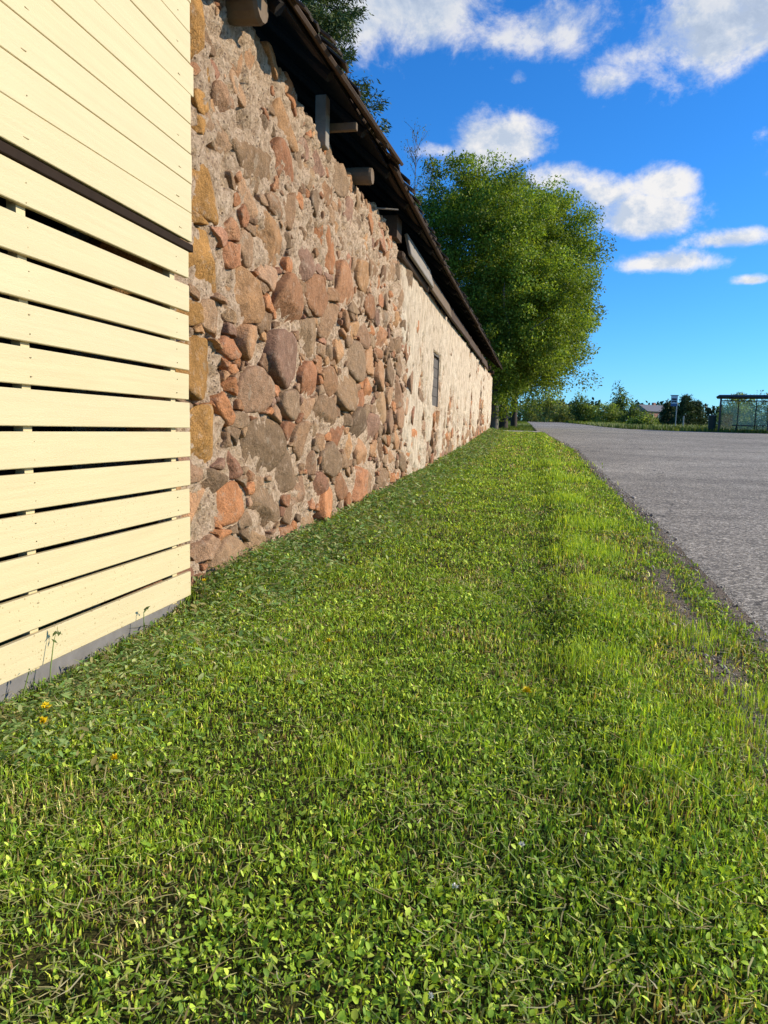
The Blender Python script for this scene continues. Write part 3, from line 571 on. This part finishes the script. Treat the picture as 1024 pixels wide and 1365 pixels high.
# rear and far end walls, roof
b = MB(); b.box((-9.2, (YB0+YB1)/2, 1.7), (.6, YB1-YB0-.1, 3.9)); b.box((-5.8, YB0+.3, 1.7), (6.2, .5, 3.9)); b.box((-5.8, YB1-.33, 2.0), (6.2, .5, 3.4)); b.build('rear_wall', M['mortar'], barn)
EX = -1.64
def eave_z(y): return np.interp(y, [3.8, 4.6, 5.7, 9, 13.4, 20, 34], [3.52, 3.59, 3.71, 3.735, 3.71, 3.76, 3.84])
YR0, YR1 = 3.86, 33.6
RX = -5.6
rys = np.linspace(YR0, YR1, 40); V = []; F = []
for y in rys:
    e = float(eave_z(y)); ridge = 7.3
    V += [(EX-.02, y, e+.03), (RX, y, ridge), (-9.9, y, e), (-9.9, y, e-.05), (RX, y, ridge-.08), (EX-.02, y, e-.002)]
for i in range(len(rys)-1):
    for k in range(6): F.append((i*6+k, i*6+(k+1) % 6, (i+1)*6+(k+1) % 6, (i+1)*6+k))
F += [tuple(range(6)), tuple(range((len(rys)-1)*6+5, (len(rys)-1)*6-1, -1))]
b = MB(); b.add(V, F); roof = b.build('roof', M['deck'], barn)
sl2 = math.atan2(7.3-3.72, EX-RX)
# eave boards laid along the edge, in lengths
yc = YR0-.03
while yc < YR1:
    ln = random.uniform(2.6, 4.4); ln = min(ln, YR1-yc+.05); ym = yc+ln/2; e = float(eave_z(ym)); sl = (float(eave_z(yc+ln))-float(eave_z(yc)))/ln
    for k, (dx, wd_, th, dz) in enumerate([(.035, .13, .03, .028), (-.09, .12, .025, -.004)]):
        b = MB(); b.box((0, 0, 0), (wd_, ln-.012, th)); o = b.build('eave_board', M['oldwood'], roof, .004)
        o.location = (EX+dx+random.uniform(-.012, .012), ym, e+dz-(dx)*math.tan(sl2)*1.+random.uniform(-.008, .008)); o.rotation_euler = (math.atan(sl)+random.uniform(-.003, .003), sl2, random.uniform(-.004, .004))
    yc += ln
# shingles: lowest course one by one, the courses above joined
shp = []
for k in range(3):
    b = MB(); b.box((0, 0, 0), (.42, .095+.02*k, .016)); s = b.build('shingle', M['shingle'], roof, .002); shp.append(s)
yc = YR0; k = 0
while yc < YR1:
    e = float(eave_z(yc)); u = random.uniform(-.07, .10) if random.random() < .8 else random.uniform(-.12, -.05)
    L = (EX+.10-.21+u, yc, e+.085-(.10-.21+u)*math.tan(sl2)+random.uniform(-.012, .02)); rot = (random.uniform(-.12, .12), sl2+random.uniform(-.10, .03), random.uniform(-.09, .09))
    o = shp[k] if k < 3 else inst(shp[k % 3], roof, L, rot)
    o.location = L; o.rotation_euler = rot; yc += random.uniform(.095, .135); k += 1
b = MB(); mr = Matrix.Rotation(sl2, 3, 'Y')
for c_ in range(1, 5):
    yc = YR0
    while yc < YR1: b.box((EX-.02-c_*.2, yc, float(eave_z(yc))+.10+(.02+c_*.2)*math.tan(sl2)+random.uniform(-.01, .02)), (.45, .11, .016), mr @ Matrix.Rotation(random.uniform(-.08, .08), 3, 'X')); yc += .118
tag(b.build('upper_shingles', M['shingle'], roof), kind='stuff')
# twigs and moss lumps along the roof edge
b = MB()
for i in range(260):
    yc = random.uniform(YR0, 12) if i < 170 else random.uniform(12, YR1); e = float(eave_z(yc)); x = EX+random.uniform(-.35, .06); z = e+.09-(x-EX)*math.tan(sl2); p = Vector((x, yc, z)); d = Vector((random.uniform(-.3, .6), random.uniform(-1, 1), random.uniform(-.1, .8))).normalized()*random.uniform(.04, .12); b.tube([p, p+d*.5+Vector((0, 0, .01)), p+d], [.006, .004, .002], 4)
tag(b.build('roof_litter', M['shingle'], roof), kind='stuff')
# rafters, beam ends and props under the eave
for i in range(26):
    y = 4.5+i*1.12; e = float(eave_z(y)); p0 = Vector((EX-.03, y, e-.07+.03*math.tan(sl2))); p1 = Vector((-4.6, y+random.uniform(-.05, .05), e-.07+(EX+4.6)*math.tan(sl2)))
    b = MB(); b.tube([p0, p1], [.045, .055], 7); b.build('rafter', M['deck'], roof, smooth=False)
def log_end(y, z, x1, r, tilt=0., n=9, sq=False, mat='log'):
    b = MB(); p1 = Vector((x1, y, z)); p0 = Vector((-2.5, y+tilt, z-.02))
    if sq: b.box(((x1-2.5)/2, y, z), (x1+2.5, r*2, r*1.7))
    else: b.tube([p0, p1-Vector((.20, .004, -.006)), p1-Vector((.025, 0, 0)), p1], [r*1.08, r*.97, r, r*.90], 14)
    b.build('beam', M[mat], barn, smooth=False)
log_end(4.37, 3.50, -1.73, .105); log_end(4.10, 3.56, -1.71, .10); log_end(7.42, 3.53, -1.74, .085); log_end(9.55, 3.58, -1.86, .16, 0, 9, True, 'oldwood')
for y in np.arange(13.5, 32, 2.3): log_end(float(y), 3.52, -1.84, .08, 0, 8, False, 'oldwood')
b = MB(); b.box((-1.93, 6.28, 3.60), (.10, .11, .42)); b.build('prop_post', M['greywood'], barn, .006)
b = MB(); b.box((-1.80, 6.40, 3.60), (.30, .05, .065)); b.build('brace', M['log'], barn, .004)
b = MB(); b.tube([(-1.97, 8.45, 3.53), (-1.70, 8.62, 3.55)], [.012, .008], 6); b.build('peg', M['greywood'], barn)
b = MB(); b.box((0, 0, 0), (.05, 2.2, .30)); o = b.build('wall_plate', M['greywood'], barn, .01); o.location = (-1.82, 11.1, 3.49); o.rotation_euler = (-.01, R(-14), 0)
b = MB(); b.box((0, 0, 0), (.16, 2.5, .09)); o = b.build('sill_log', M['oldwood'], barn, .02); o.location = (-1.93, 11.1, 3.335)
for (a_, c_, m_) in [(12.25, 15.1, 'log'), (15.3, 19.6, 'oldwood'), (19.7, 24.2, 'oldwood'), (24.3, 27.4, 'oldwood')]:
    b = MB(); b.box((0, 0, 0), (.05, c_-a_, .28)); o = b.build('wall_plate', M[m_], barn, .008); o.location = (-1.85+random.uniform(-.02, .02), (a_+c_)/2, 3.45+random.uniform(-.05, .03)); o.rotation_euler = (random.uniform(-.014, .014), R(-12), 0)

# ------------------------------------------------------------ trees and bushes
def limbs(b, p, d, L, r, depth, tips, spread=.5, up=.25):
    p = Vector(p); d = Vector(d).normalized(); pts = [p]; n = 4
    for i in range(n):
        d = (d+Vector((random.gauss(0, .12), random.gauss(0, .12), random.gauss(0, .08)+up*.12))).normalized(); pts.append(pts[-1]+d*L/n)
    b.tube(pts, [r*(1-.5*i/n) for i in range(n+1)], 8 if r > .1 else 5, False); tips.append((pts[-1], d, r*.5))
    if depth:
        for k in range(random.choice((2, 3, 3))):
            a = random.uniform(0, 6.283); ax = d.orthogonal().normalized(); ax.rotate(Matrix.Rotation(a, 3, d)); nd = (d+ax*spread*random.uniform(.7, 1.4)).normalized()
            limbs(b, pts[random.choice((-1, -1, -2))], nd, L*random.uniform(.6, .8), r*.52, depth-1, tips, spread, up)
def crown_points(n, lobes, seed, nclump, crad, noise=.18, shell=.55):
    """leaf positions gathered in clumps through the outer part of a few lobes"""
    r = np.random.default_rng(seed); lob = np.array(lobes, float); vol = lob[:, 3]*lob[:, 4]*lob[:, 5]; w_ = r.choice(len(lob), nclump, p=vol/vol.sum()); L = lob[w_]
    u = r.normal(0, 1, (nclump, 3)); u /= np.linalg.norm(u, axis=1)[:, None]; rad = (shell+(1-shell)*r.random(nclump)**.6)*(1+r.normal(0, noise*.5, nclump))
    C = L[:, :3]+u*L[:, 3:6]*rad[:, None]; tone = r.uniform(.58, 1.4, nclump)
    k = r.integers(0, nclump, n); g_ = r.normal(0, 1, (n, 3)); g_ *= (r.random(n)**.45*1.75/np.linalg.norm(g_, axis=1))[:, None]; P = C[k]+g_*crad*r.uniform(.55, 1.25, (nclump, 1))[k]*np.array([1, 1, .8]); out = u[k]
    return P, out, tone[k]
def crown(name, pts, parent, size, cols, seed, mat='leaf', wr=.5):
    P, out, tone = pts; r = np.random.default_rng(seed); n = len(P); D = r.normal(0, 1, (n, 3))+out*.5+np.array([0, 0, -.25]); N = r.normal(0, .8, (n, 3))+np.array([.2, 0, .8])
    L = size*r.uniform(.6, 1.4, n); c = np.array(cols)[r.integers(0, len(cols), n)]*(tone*r.uniform(.75, 1.25, n))[:, None]
    v, f, c = leaves(P, D, N, L, L*wr*r.uniform(.8, 1.3, n), c, .12); return fast_mesh(name, v, [f], M[mat], parent, col=c)
def tree(name, label, cat, loc, trunk_h, r0, lobes, nleaf, nclump, crad, size, cols, seed, group=None, bark='bark', depth=2, shell=.5, lean=(0, 0), stems=1):
    random.seed(seed); t = tag(empty(name, loc), label, cat, group); b = MB(); tips = []
    cx = np.mean([l[:3] for l in lobes], 0); top = max(l[2]+l[5] for l in lobes)
    for s in range(stems):
        d = Vector((cx[0]-loc[0]+random.uniform(-.6, .6)*s, cx[1]-loc[1]+random.uniform(-.6, .6)*s, max(.5, (cx[2]-loc[2])*1.1))).normalized(); p0 = Vector(loc)+Vector((random.uniform(-.2, .2)*s, random.uniform(-.2, .2)*s, -.15))
        b.tube([p0, p0+Vector((0, 0, .3)), p0+Vector((lean[0]*.5, lean[1]*.5, trunk_h*.6)), p0+Vector((lean[0], lean[1], trunk_h))], [r0*1.35, r0*1.08, r0*.9, r0*.8], 10)
        pt = p0+Vector((lean[0], lean[1], trunk_h*.97))
        for k in range(4): a = k*1.57+random.uniform(0, 1); limbs(b, pt, d+Vector((math.cos(a), math.sin(a), 0))*.45, (top-pt.z)*.22, r0*.55, depth, tips)
    b.build('trunk', M[bark], t, smooth=True); crown('crown', crown_points(nleaf, lobes, seed, nclump, crad, .2, shell), t, size, cols, seed+1); return t
LC = [(.16, .235, .028), (.21, .29, .035), (.115, .18, .022), (.28, .34, .06), (.18, .255, .03)]
G1 = 'row of leafy trees past the end of the barn'
def gzf(y): return float(gz(y))
tree('broadleaf_tree', 'big round leafy green tree with pale trunk standing right behind the barn end', 'tree', (-1.95, 36, gzf(36)-.05), 2.3, .20,
     [(-4.0, 36.5, 9.6, 2.7, 3.0, 4.4), (-2.2, 36.3, 8.4, 3.3, 3., 5.0), (-2.2, 36.3, 5.0, 2.6, 2.2, 2.9), (-.2, 36.8, 6.6, 2.5, 2.6, 3.8)], 200000, 800, .42, .125, LC, 11, G1, shell=.5)
tree('broadleaf_tree', 'dense leafy tree with dark trunk, second in the row past the barn', 'tree', (-1.65, 39.5, gzf(39.5)-.05), 2.6, .24,
     [(-.2, 40, 9.2, 3.2, 3, 4.6), (.2, 40.2, 6.8, 2.6, 2.5, 3.6), (-1.2, 40, 10.8, 2.6, 2.6, 3.5), (-1., 40, 5.0, 1.9, 2., 2.8)], 150000, 720, .42, .125, LC, 21, G1, 'darkbark', shell=.5)
tree('broadleaf_tree', 'smaller leafy tree with slender trunk, last in the row past the barn', 'tree', (-1.25, 45, gzf(45)-.05), 2.6, .20,
     [(-1.2, 45.5, 6.0, 2.3, 2.4, 3.0), (-3.0, 46, 7.5, 2.6, 2.6, 3.6)], 22000, 300, .4, .15, LC, 31, G1, 'darkbark')
# spruce behind the roof
def spruce(loc, H, Rb, seed, name, label, group=None, whorls=50, per=12, spray=44, size=.25, tone=1.):
    random.seed(seed); r = np.random.default_rng(seed); t = tag(empty(name, loc), label, 'tree', group); b = MB(); b.tube([Vector(loc)+Vector((0, 0, -.2)), Vector(loc)+Vector((0, 0, H*.5)), Vector(loc)+Vector((0, 0, H))], [H*.013, H*.008, .02], 8)
    P = []; D = []
    for wv in range(whorls):
        f = (wv+.3)/whorls; z = H*(.10+.90*f); rad = Rb*(1-f)**.8+.15
        for k in range(per):
            a = random.uniform(0, 6.283); rl = rad*random.uniform(.7, 1.12); zz = z+random.uniform(-.5, .5)*H/whorls; h = Vector((math.cos(a), math.sin(a), 0)); pts = []
            for s in np.linspace(0, 1, 6): pts.append(Vector(loc)+h*rl*s+Vector((0, 0, zz+rl*(-.42*s+.30*s**3))))
            b.tube(pts, [.035*(1-.8*s)*rl/3 for s in np.linspace(0, 1, 6)], 4, False)
            for m in range(spray):
                s = .18+.82*random.random()**.75; i = min(4, int(s*5)); q = pts[i].lerp(pts[i+1], s*5-i); side = Vector((-h.y, h.x, 0))*random.gauss(0, .28)*rl*.42*(1.05-s*.7)
                P.append(q+side+Vector((0, 0, random.uniform(-.10, .02)))); D.append(h*.55+side.normalized()*.5*random.random()+Vector((random.gauss(0, .2), random.gauss(0, .2), random.uniform(-.9, .15))))
    P = np.array(P); D = np.array(D); m_ = 7 if H > 10 else 4; P = np.repeat(P, m_, 0)+r.normal(0, size*.5, (len(P)*m_, 3)); D = np.repeat(D, m_, 0)+r.normal(0, .35, (len(P), 3)); n = len(P); N = r.normal(0, 1, (n, 3)); L = size*r.uniform(.5, 1.2, n)
    c = np.array([(.045, .075, .022), (.07, .10, .03), (.03, .055, .018), (.10, .125, .035)])[r.integers(0, 4, n)]*r.uniform(.7, 1.3, (n, 1))*tone
    v, f, c = leaves(P, D, N, L, L*.26, c, .1); b.build('trunk', M['darkbark'], t); fast_mesh('crown', v, [f], M['needle'], t, col=c); return t
spruce((-11.8, 36, gzf(36)), 31, 5.7, 3, 'spruce_tree', 'tall spruce with drooping branches rising behind the barn roof', tone=1.15)
# slim tree just coming into leaf
random.seed(5); bt = tag(empty('slim_tree', (-7.0, 40, gzf(40))), 'slim nearly bare young tree rising between the spruce and the leafy trees', 'tree'); b = MB(); tips = []
for (dx, dy, h) in [(0, 0, 15.6), (.9, .4, 13.8), (-.7, .5, 13.2), (1.5, 0, 12.6)]:
    base = Vector((-7.0+dx*.5, 40+dy, gzf(40)-.1)); pts = [base+Vector((dx*.6*s, 0, h*s)) for s in np.linspace(0, 1, 7)]; b.tube(pts, [.11*(1-.93*s) for s in np.linspace(0, 1, 7)], 5, False)
    for k in range(46):
        s = random.uniform(.35, .99); p = base+Vector((dx*.6*s, 0, h*s)); a = random.uniform(0, 6.283); d = Vector((math.cos(a)*.5, math.sin(a)*.5, 1)); limbs(b, p, d, random.uniform(.6, 1.8)*(1.15-s*.7), .018, 1, tips, .5, .5)
b.build('trunk', M['bark'], bt)
P = np.array([t_[0] for t_ in tips]); P = np.repeat(P, 5, 0)+rng.normal(0, .16, (len(P)*5, 3)); crown('crown', (P, rng.normal(0, 1, P.shape), np.ones(len(P))), bt, .09, [(.10, .14, .03), (.15, .15, .06), (.12, .12, .05)], 9)
# roadside bushes beyond the road: (pixel-free) x, y, half width, height, kind
BG = [(.18, .25, .05), (.23, .30, .06), (.14, .20, .045), (.26, .30, .08)]; BP = [(.21, .25, .07), (.26, .29, .09), (.17, .22, .055), (.24, .25, .09)]; BD = [(.09, .14, .03), (.12, .17, .04), (.07, .11, .028), (.14, .19, .05)]
def bush(x, y, hw, h, cols, seed, name, label, group, n=2600, size=None, trunk=.3, narrow=1.):
    z = gzf(y); size = size or y*.0026; ph = np.random.default_rng(seed).uniform(-.3, .3, 6)
    lob = [(x, y, z+h*.45, hw*.8, hw*.8, h*.5), (x+hw*(.35+ph[0]), y+ph[1], z+h*.34, hw*.6, hw*.6, h*.36), (x-hw*(.35+ph[2]), y, z+h*.33, hw*.6, hw*.6, h*.36), (x+hw*ph[4]*.6, y, z+h*.74, hw*.45*narrow, hw*.5, h*.28)]
    return tree(name, label, 'tree' if 'tree' in name else 'bush', (x, y, z-.1), max(.3, h*.18), max(.05, h*.018), lob, n, 110, size*1.7, size, cols, seed, group, 'darkbark', 1, .2)
GB = 'bushes along the far side of the road'
for i, (x, y, hw, h, cols, lab) in enumerate([
    (-.5, 96, 2.2, 3.0, BP, 'pale yellowish bush on the far bend nearest the leafy row of trees'), (2.0, 104, 2.6, 3.2, BP, 'broad pale bush on the far bend beside the tall feathery tree'),
    (3.8, 98, 2.0, 2.3, BP, 'low pale bush with thin top where the road bends'), (6.8, 92, 1.9, 2.3, BG, 'low green bush left of the open-crowned tree'),
    (8.0, 84, 2.0, 2.4, BG, 'rounded green bush between the two taller roadside trees'), (10.6, 82, 1.9, 2.2, BD, 'dark green low bush at the foot of the tallest roadside tree'),
    
    (9.3, 66, 1.0, .9, BG, 'small low bush in the tall grass by the road bend')]):
    bush(x, y, hw, h, cols, 200+i, 'bush', lab, GB, 2400)
bush(1.2, 92, 1.4, 4.0, BP, 231, 'feathery_tree', 'tall feathery pale green tree at the road bend', None, 2600, .24, 1., .7)
bush(5.4, 92, 1.3, 3.9, BD, 232, 'open_crowned_tree', 'dark open-crowned tree above the roadside bushes', None, 2000, .24, 1., .8)
bush(9.9, 90, 1.3, 4.5, BD, 233, 'upright_tree', 'tallest upright dark green tree among the roadside bushes', None, 2800, .24, 1., 1.)
GS = 'bushes behind the bus shelter'
for i, (x, y, hw, h, cols, lab) in enumerate([(16.0, 62, 1.5, 3.0, BG, 'light green bush between the dark firs and the bus shelter'), (13.6, 54, 1.2, 2.6, BG, 'light green bush at the left corner of the bus shelter'), (14.9, 52, 1.6, 2.6, BG, 'green bush seen through the shelter glass, left pane'),
    (17.0, 52, 1.9, 3.1, BG, 'green bush seen through the shelter glass, middle panes'), (19.5, 52, 2.0, 2.9, BP, 'pale bush behind the right end of the bus shelter'), (22.5, 54, 2.3, 3.4, BG, 'broad green bush past the right end of the bus shelter')]):
    bush(x, y, hw, h, cols, 260+i, 'bush', lab, GS, 3200, .14)
for i, (x, y, h, rb, lab) in enumerate([(13.0, 76, 2.5, 1.1, 'small dark fir right beside the bus stop sign'), (14.2, 74, 3.2, 1.3, 'tallest dark fir right of the bus stop sign'), (15.3, 75, 2.7, 1.2, 'dark fir at the right end of the fir clump')]):
    spruce((x, y, gzf(y)-.2), h, rb, 300+i, 'fir_tree', lab, 'dark firs behind the bus stop sign', 14, 10, 12, .26, 1.)
# far wood: one dark mass of conifers
r = np.random.default_rng(77); P = []; D = []; C = []
for k in range(330):
    y = r.uniform(255, 310); x = r.uniform(-20, 190); h = r.uniform(5.5, 8.5)+max(0, (x-70)*.02); z0 = gzf(y)
    m = 46; s = r.random(m); a = r.uniform(0, 6.283, m); rad = (1-s)*2.0*r.uniform(.3, 1, m)+.1; P.append(np.stack([x+np.cos(a)*rad, y+np.sin(a)*rad, z0+s*h], 1)); D.append(np.stack([np.cos(a)*.6, np.sin(a)*.6, r.uniform(-.8, .9, m)], 1)); C.append(np.tile(np.array((.035, .055, .022))*r.uniform(.7, 1.3), (m, 1)))
P = np.concatenate(P); D = np.concatenate(D); C = np.concatenate(C); L = r.uniform(.9, 1.8, len(P)); v, f, c = leaves(P, D, r.normal(0, 1, P.shape), L, L*.6, C, .1)
tag(fast_mesh('distant_wood', v, [f], M['needle'], col=c), 'dark conifer wood along the horizon', 'wood', None, 'stuff')

# ------------------------------------------------------------ brick house far off
hx, hy = 24.0, 160.; hz = gzf(hy)
H = tag(empty('brick_house', (hx, hy, hz)), 'low red brick house with grey roof half hidden by bushes', 'house'); H.rotation_euler = (0, 0, R(35)); bpy.context.view_layer.update()
def hb(name, c, d, mat, par=H):
    b = MB(); b.box((0, 0, 0), d); o = b.build(name, M[mat], par, 0, local=True); o.location = c; return o
hb('wall', (0, 0, 1.3), (6.4, 5, 2.6), 'brickhouse'); hb('plinth', (0, -.02, .35), (6.5, 5.1, .9), 'housewhite')
b = MB(); b.add([(-3.6, -2.8, 2.55), (3.6, -2.8, 2.55), (3.6, 2.8, 2.55), (-3.6, 2.8, 2.55), (-3.6, 0, 4.0), (3.6, 0, 4.0)], [(0, 1, 5, 4), (2, 3, 4, 5), (0, 4, 3), (1, 2, 5), (0, 3, 2, 1)]); b.build('roof', M['houseroof'], H, local=True)
b = MB(); b.add([(3.21, -2.5, 2.55), (3.21, 2.5, 2.55), (3.21, 0, 3.85)], [(0, 1, 2)]); b.v += [(3.61, -2.4, 2.6), (3.61, 2.4, 2.6), (3.61, 0, 3.8)]; b.f += [(3, 4, 5)]; b.build('gable', M['brickhouse'], H, local=True)
for x in (-2.2, 0, 2.2): wn = hb('window', (x, -2.53, 1.5), (1.0, .06, 1.1), 'housewhite'); b = MB(); b.box((0, -.035, 0), (.8, .02, .9)); b.build('pane', M['houseglass'], wn, local=True)
hb('chimney', (.8, .3, 4.0), (.6, .6, 1.0), 'brickhouse')

# ------------------------------------------------------------ bus shelter, sign, post
sx, sy = 10.62, 45.4; sh = tag(empty('bus_shelter', (sx, sy, gzf(sy)-.02)), 'glazed bus shelter with dark steel frame and flat overhanging roof', 'bus shelter'); sh.rotation_euler = (0, 0, R(-15)); bpy.context.view_layer.update()
def sp(name, c, d, mat, par=sh, bev=.0):
    b = MB(); b.box((0, 0, 0), d); o = b.build(name, M[mat], par, bev, local=True); o.location = c; return o
LS, DS, HS = 6.0, 1.5, 2.05
for x in (0, 2.55, 5.1): sp('post', (x, 0, HS/2), (.07, .07, HS), 'steel')
for x in (.0, .95, 1.9, 2.85, 3.8, 4.75, 5.1): sp('post', (x, DS, HS/2), (.055, .055, HS), 'steel')
ro = MB(); ro.add([(-.25, -.35, HS+.02), (5.4, -.35, HS+.02), (5.4, DS+.25, HS+.0), (-.25, DS+.25, HS+.0), (-.1, -.25, HS+.13), (5.3, -.25, HS+.13), (5.3, DS+.15, HS+.10), (-.1, DS+.15, HS+.10), (-.1, (DS)/2, HS+.20), (5.3, DS/2, HS+.20)],
    [(0, 3, 2, 1), (0, 1, 5, 4), (1, 2, 6, 9, 5), (2, 3, 7, 6), (3, 0, 4, 8, 7), (4, 5, 9, 8), (8, 9, 6, 7)]); ro.build('roof', M['steel'], sh, local=True)
sp('beam', (2.55, 0, HS-.20), (5.1, .05, .06), 'steel'); sp('beam', (2.55, DS, HS-.12), (5.1, .05, .06), 'steel'); sp('beam', (0, DS/2, HS-.16), (.05, DS, .06), 'steel'); sp('beam', (2.55, DS, .14), (5.1, .05, .05), 'steel'); sp('beam', (0, DS/2, .14), (.05, DS-.07, .05), 'steel')
for i, x in enumerate((0, .95, 1.9, 2.85, 3.8)): sp('pane', (x+.475, DS-.02, HS*.5+.02), (.88, .008, HS-.42), 'glass')
sp('pane', (.0, DS/2, HS*.5), (.008, DS-.12, HS-.4), 'glass'); sp('pane', (5.1, DS/2, HS*.5), (.008, DS-.12, HS-.4), 'glass'); sp('pane', (3.85, .0, HS*.5), (2.4, .008, HS-.46), 'glass')
be = sp('bench', (2.0, DS-.32, .46), (2.6, .34, .05), 'bench')
for x in (-1.1, 0, 1.1): b = MB(); b.box((x, 0, -.24), (.05, .28, .44)); b.build('bench_leg', M['steel'], be, local=True)
bn = tag(empty('litter_bin', (10.35, 45.9, gzf(45.9)-.03)), 'dark litter bin standing against the left end of the bus shelter', 'litter bin'); b = MB(); b.tube([(0, 0, .15), (0, 0, .95)], [.20, .23], 12); b.build('body', M['binmat'], bn, local=True)
b = MB(); b.tube([(0, 0, .95), (0, 0, 1.0), (0, 0, 1.03)], [.25, .25, .12], 12); b.build('lid', M['binmat'], bn, local=True); b = MB(); b.tube([(0, 0, 0), (0, 0, .2)], .04, 8); b.build('stand', M['steel'], bn, local=True)
qx, qy = 10.5, 58.; bs = tag(empty('bus_stop_sign', (qx, qy, gzf(qy)-.05)), 'bus stop sign with white bus plate on a thin grey pole', 'sign')
def bb(name, c, d, mat, par=bs): b = MB(); b.box(c, d); return b.build(name, M[mat], par, local=True)
b = MB(); b.tube([(0, 0, 0), (0, 0, 2.55)], .035, 8); b.build('pole', M['galv'], bs, local=True)
pl_ = bb('plate', (-.22, -.06, 2.15), (.46, .03, .78), 'signblue'); bb('top_bar', (-.22, -.06, 2.57), (.60, .05, .05), 'signblack')
bb('white_field', (-.22, -.08, 2.23), (.41, .012, .58), 'signwhite', pl_); 
b = MB(); b.box((-.22, -.09, 2.28), (.34, .01, .12)); b.box((-.22, -.09, 2.12), (.34, .01, .09)); b.box((-.34, -.09, 2.05), (.06, .01, .05)); b.box((-.10, -.09, 2.05), (.06, .01, .05)); b.build('bus_symbol', M['signblack'], pl_, local=True)
po = tag(empty('short_post', (11.15, 58.5, gzf(58.5)-.05)), 'short grey post right of the bus stop sign', 'post'); b = MB(); b.tube([(0, 0, 0), (0, 0, 1.0)], .045, 8); b.build('shaft', M['galv'], po, local=True); b = MB(); b.tube([(0, 0, 1.0), (0, 0, 1.03)], [.055, .03], 8); b.build('cap', M['galv'], po, local=True)

# ------------------------------------------------------------ small plants
def dandelion(x, y, h, r, label, mat='petal', closed=.5):
    z = float(lawn_z(x, y)); t = tag(empty('dandelion' if mat == 'petal' else 'clover_flower', (x, y, z)), label, 'flower', 'dandelions in the mown grass' if mat == 'petal' else 'white flowers in the mown grass')
    b = MB(); b.tube([(0, 0, -.01), (.004, .002, h*.6), (0, 0, h)], [.0022, .002, .0022], 5); b.build('stem', M['stem'], t, local=True)
    n = 46; rr = np.random.default_rng(int(abs(x*100)+y*10)); a = rr.uniform(0, 6.283, n); el = rr.uniform(.15, 1.4, n); D = np.stack([np.cos(a)*np.cos(el), np.sin(a)*np.cos(el), np.sin(el)], 1); P = np.zeros((n, 3))+[0, 0, h]; L = r*rr.uniform(.7, 1.1, n)
    v, f, c = leaves(P, D, np.cross(D, rr.normal(0, 1, (n, 3))), L, L*.38, np.ones((n, 3)), .1); o = fast_mesh('petals', v, [f], M[mat]); o.parent = t
for x, y, h, r, lab in [(-1.58, 2.05, .055, .022, 'open yellow dandelion nearest the shed foundation'), (-1.50, 1.93, .05, .022, 'open yellow dandelion just in front of the one by the foundation'), (-1.15, 1.78, .045, .017, 'half closed dandelion in the cut grass away from the shed'),
    (-.88, 3.08, .045, .018, 'orange half closed dandelion out in the lawn before the stone wall'), (.02, 2.68, .05, .024, 'single orange yellow dandelion in the dark wheel rut'), (-1.80, 3.70, .09, .016, 'yellow bloom at the corner where shed meets stone wall')]: dandelion(x, y, h, r, lab)
for x, y, lab in [(-.12, 1.45, 'tiny white clover flower in the middle of the lawn'), (-.13, 1.14, 'tiny white clover flower nearest the clover patch'), (.02, 1.65, 'tiny white flower beside the wheel rut')]: dandelion(x, y, .03, .010, lab, 'whitepetal')
def stalk(x, y, pts, label):
    t = tag(empty('weed_stalk', (x, y, float(lawn_z(x, y)))), label, 'weed'); b = MB(); b.tube(pts, [.003, .0026, .002, .0016, .0012][:len(pts)], 5); b.build('stem', M['stem'], t, local=True)
    n = 6; rr = np.random.default_rng(int(y*100)); k = rr.integers(1, len(pts), n); P = np.array(pts)[k]+rr.normal(0, .008, (n, 3)); D = rr.normal(0, 1, (n, 3))+[.3, 0, -.3]; L = rr.uniform(.018, .04, n)
    v, f, c = leaves(P, D, rr.normal(0, 1, (n, 3)), L, L*.35, np.tile((.12, .16, .06), (n, 1)), .1); o = tag(fast_mesh('leaves', v, [f], M['weed'], col=c), kind='stuff'); o.parent = t
stalk(-1.80, 2.36, [(0, 0, -.02), (-.015, .03, .09), (-.02, .06, .19), (-.018, .075, .23), (.0, .085, .215)], 'bent green weed stalk leaning on the lowest yellow slat')
stalk(-1.80, 2.20, [(0, 0, -.02), (-.005, .03, .07), (.0, .05, .13)], 'short cut stalk in front of the shed foundation')
stalk(-1.80, 3.05, [(0, 0, -.02), (-.01, .02, .08), (-.015, .03, .14), (-.005, .05, .15)], 'hooked dry stalk under the right end of the lowest slat')
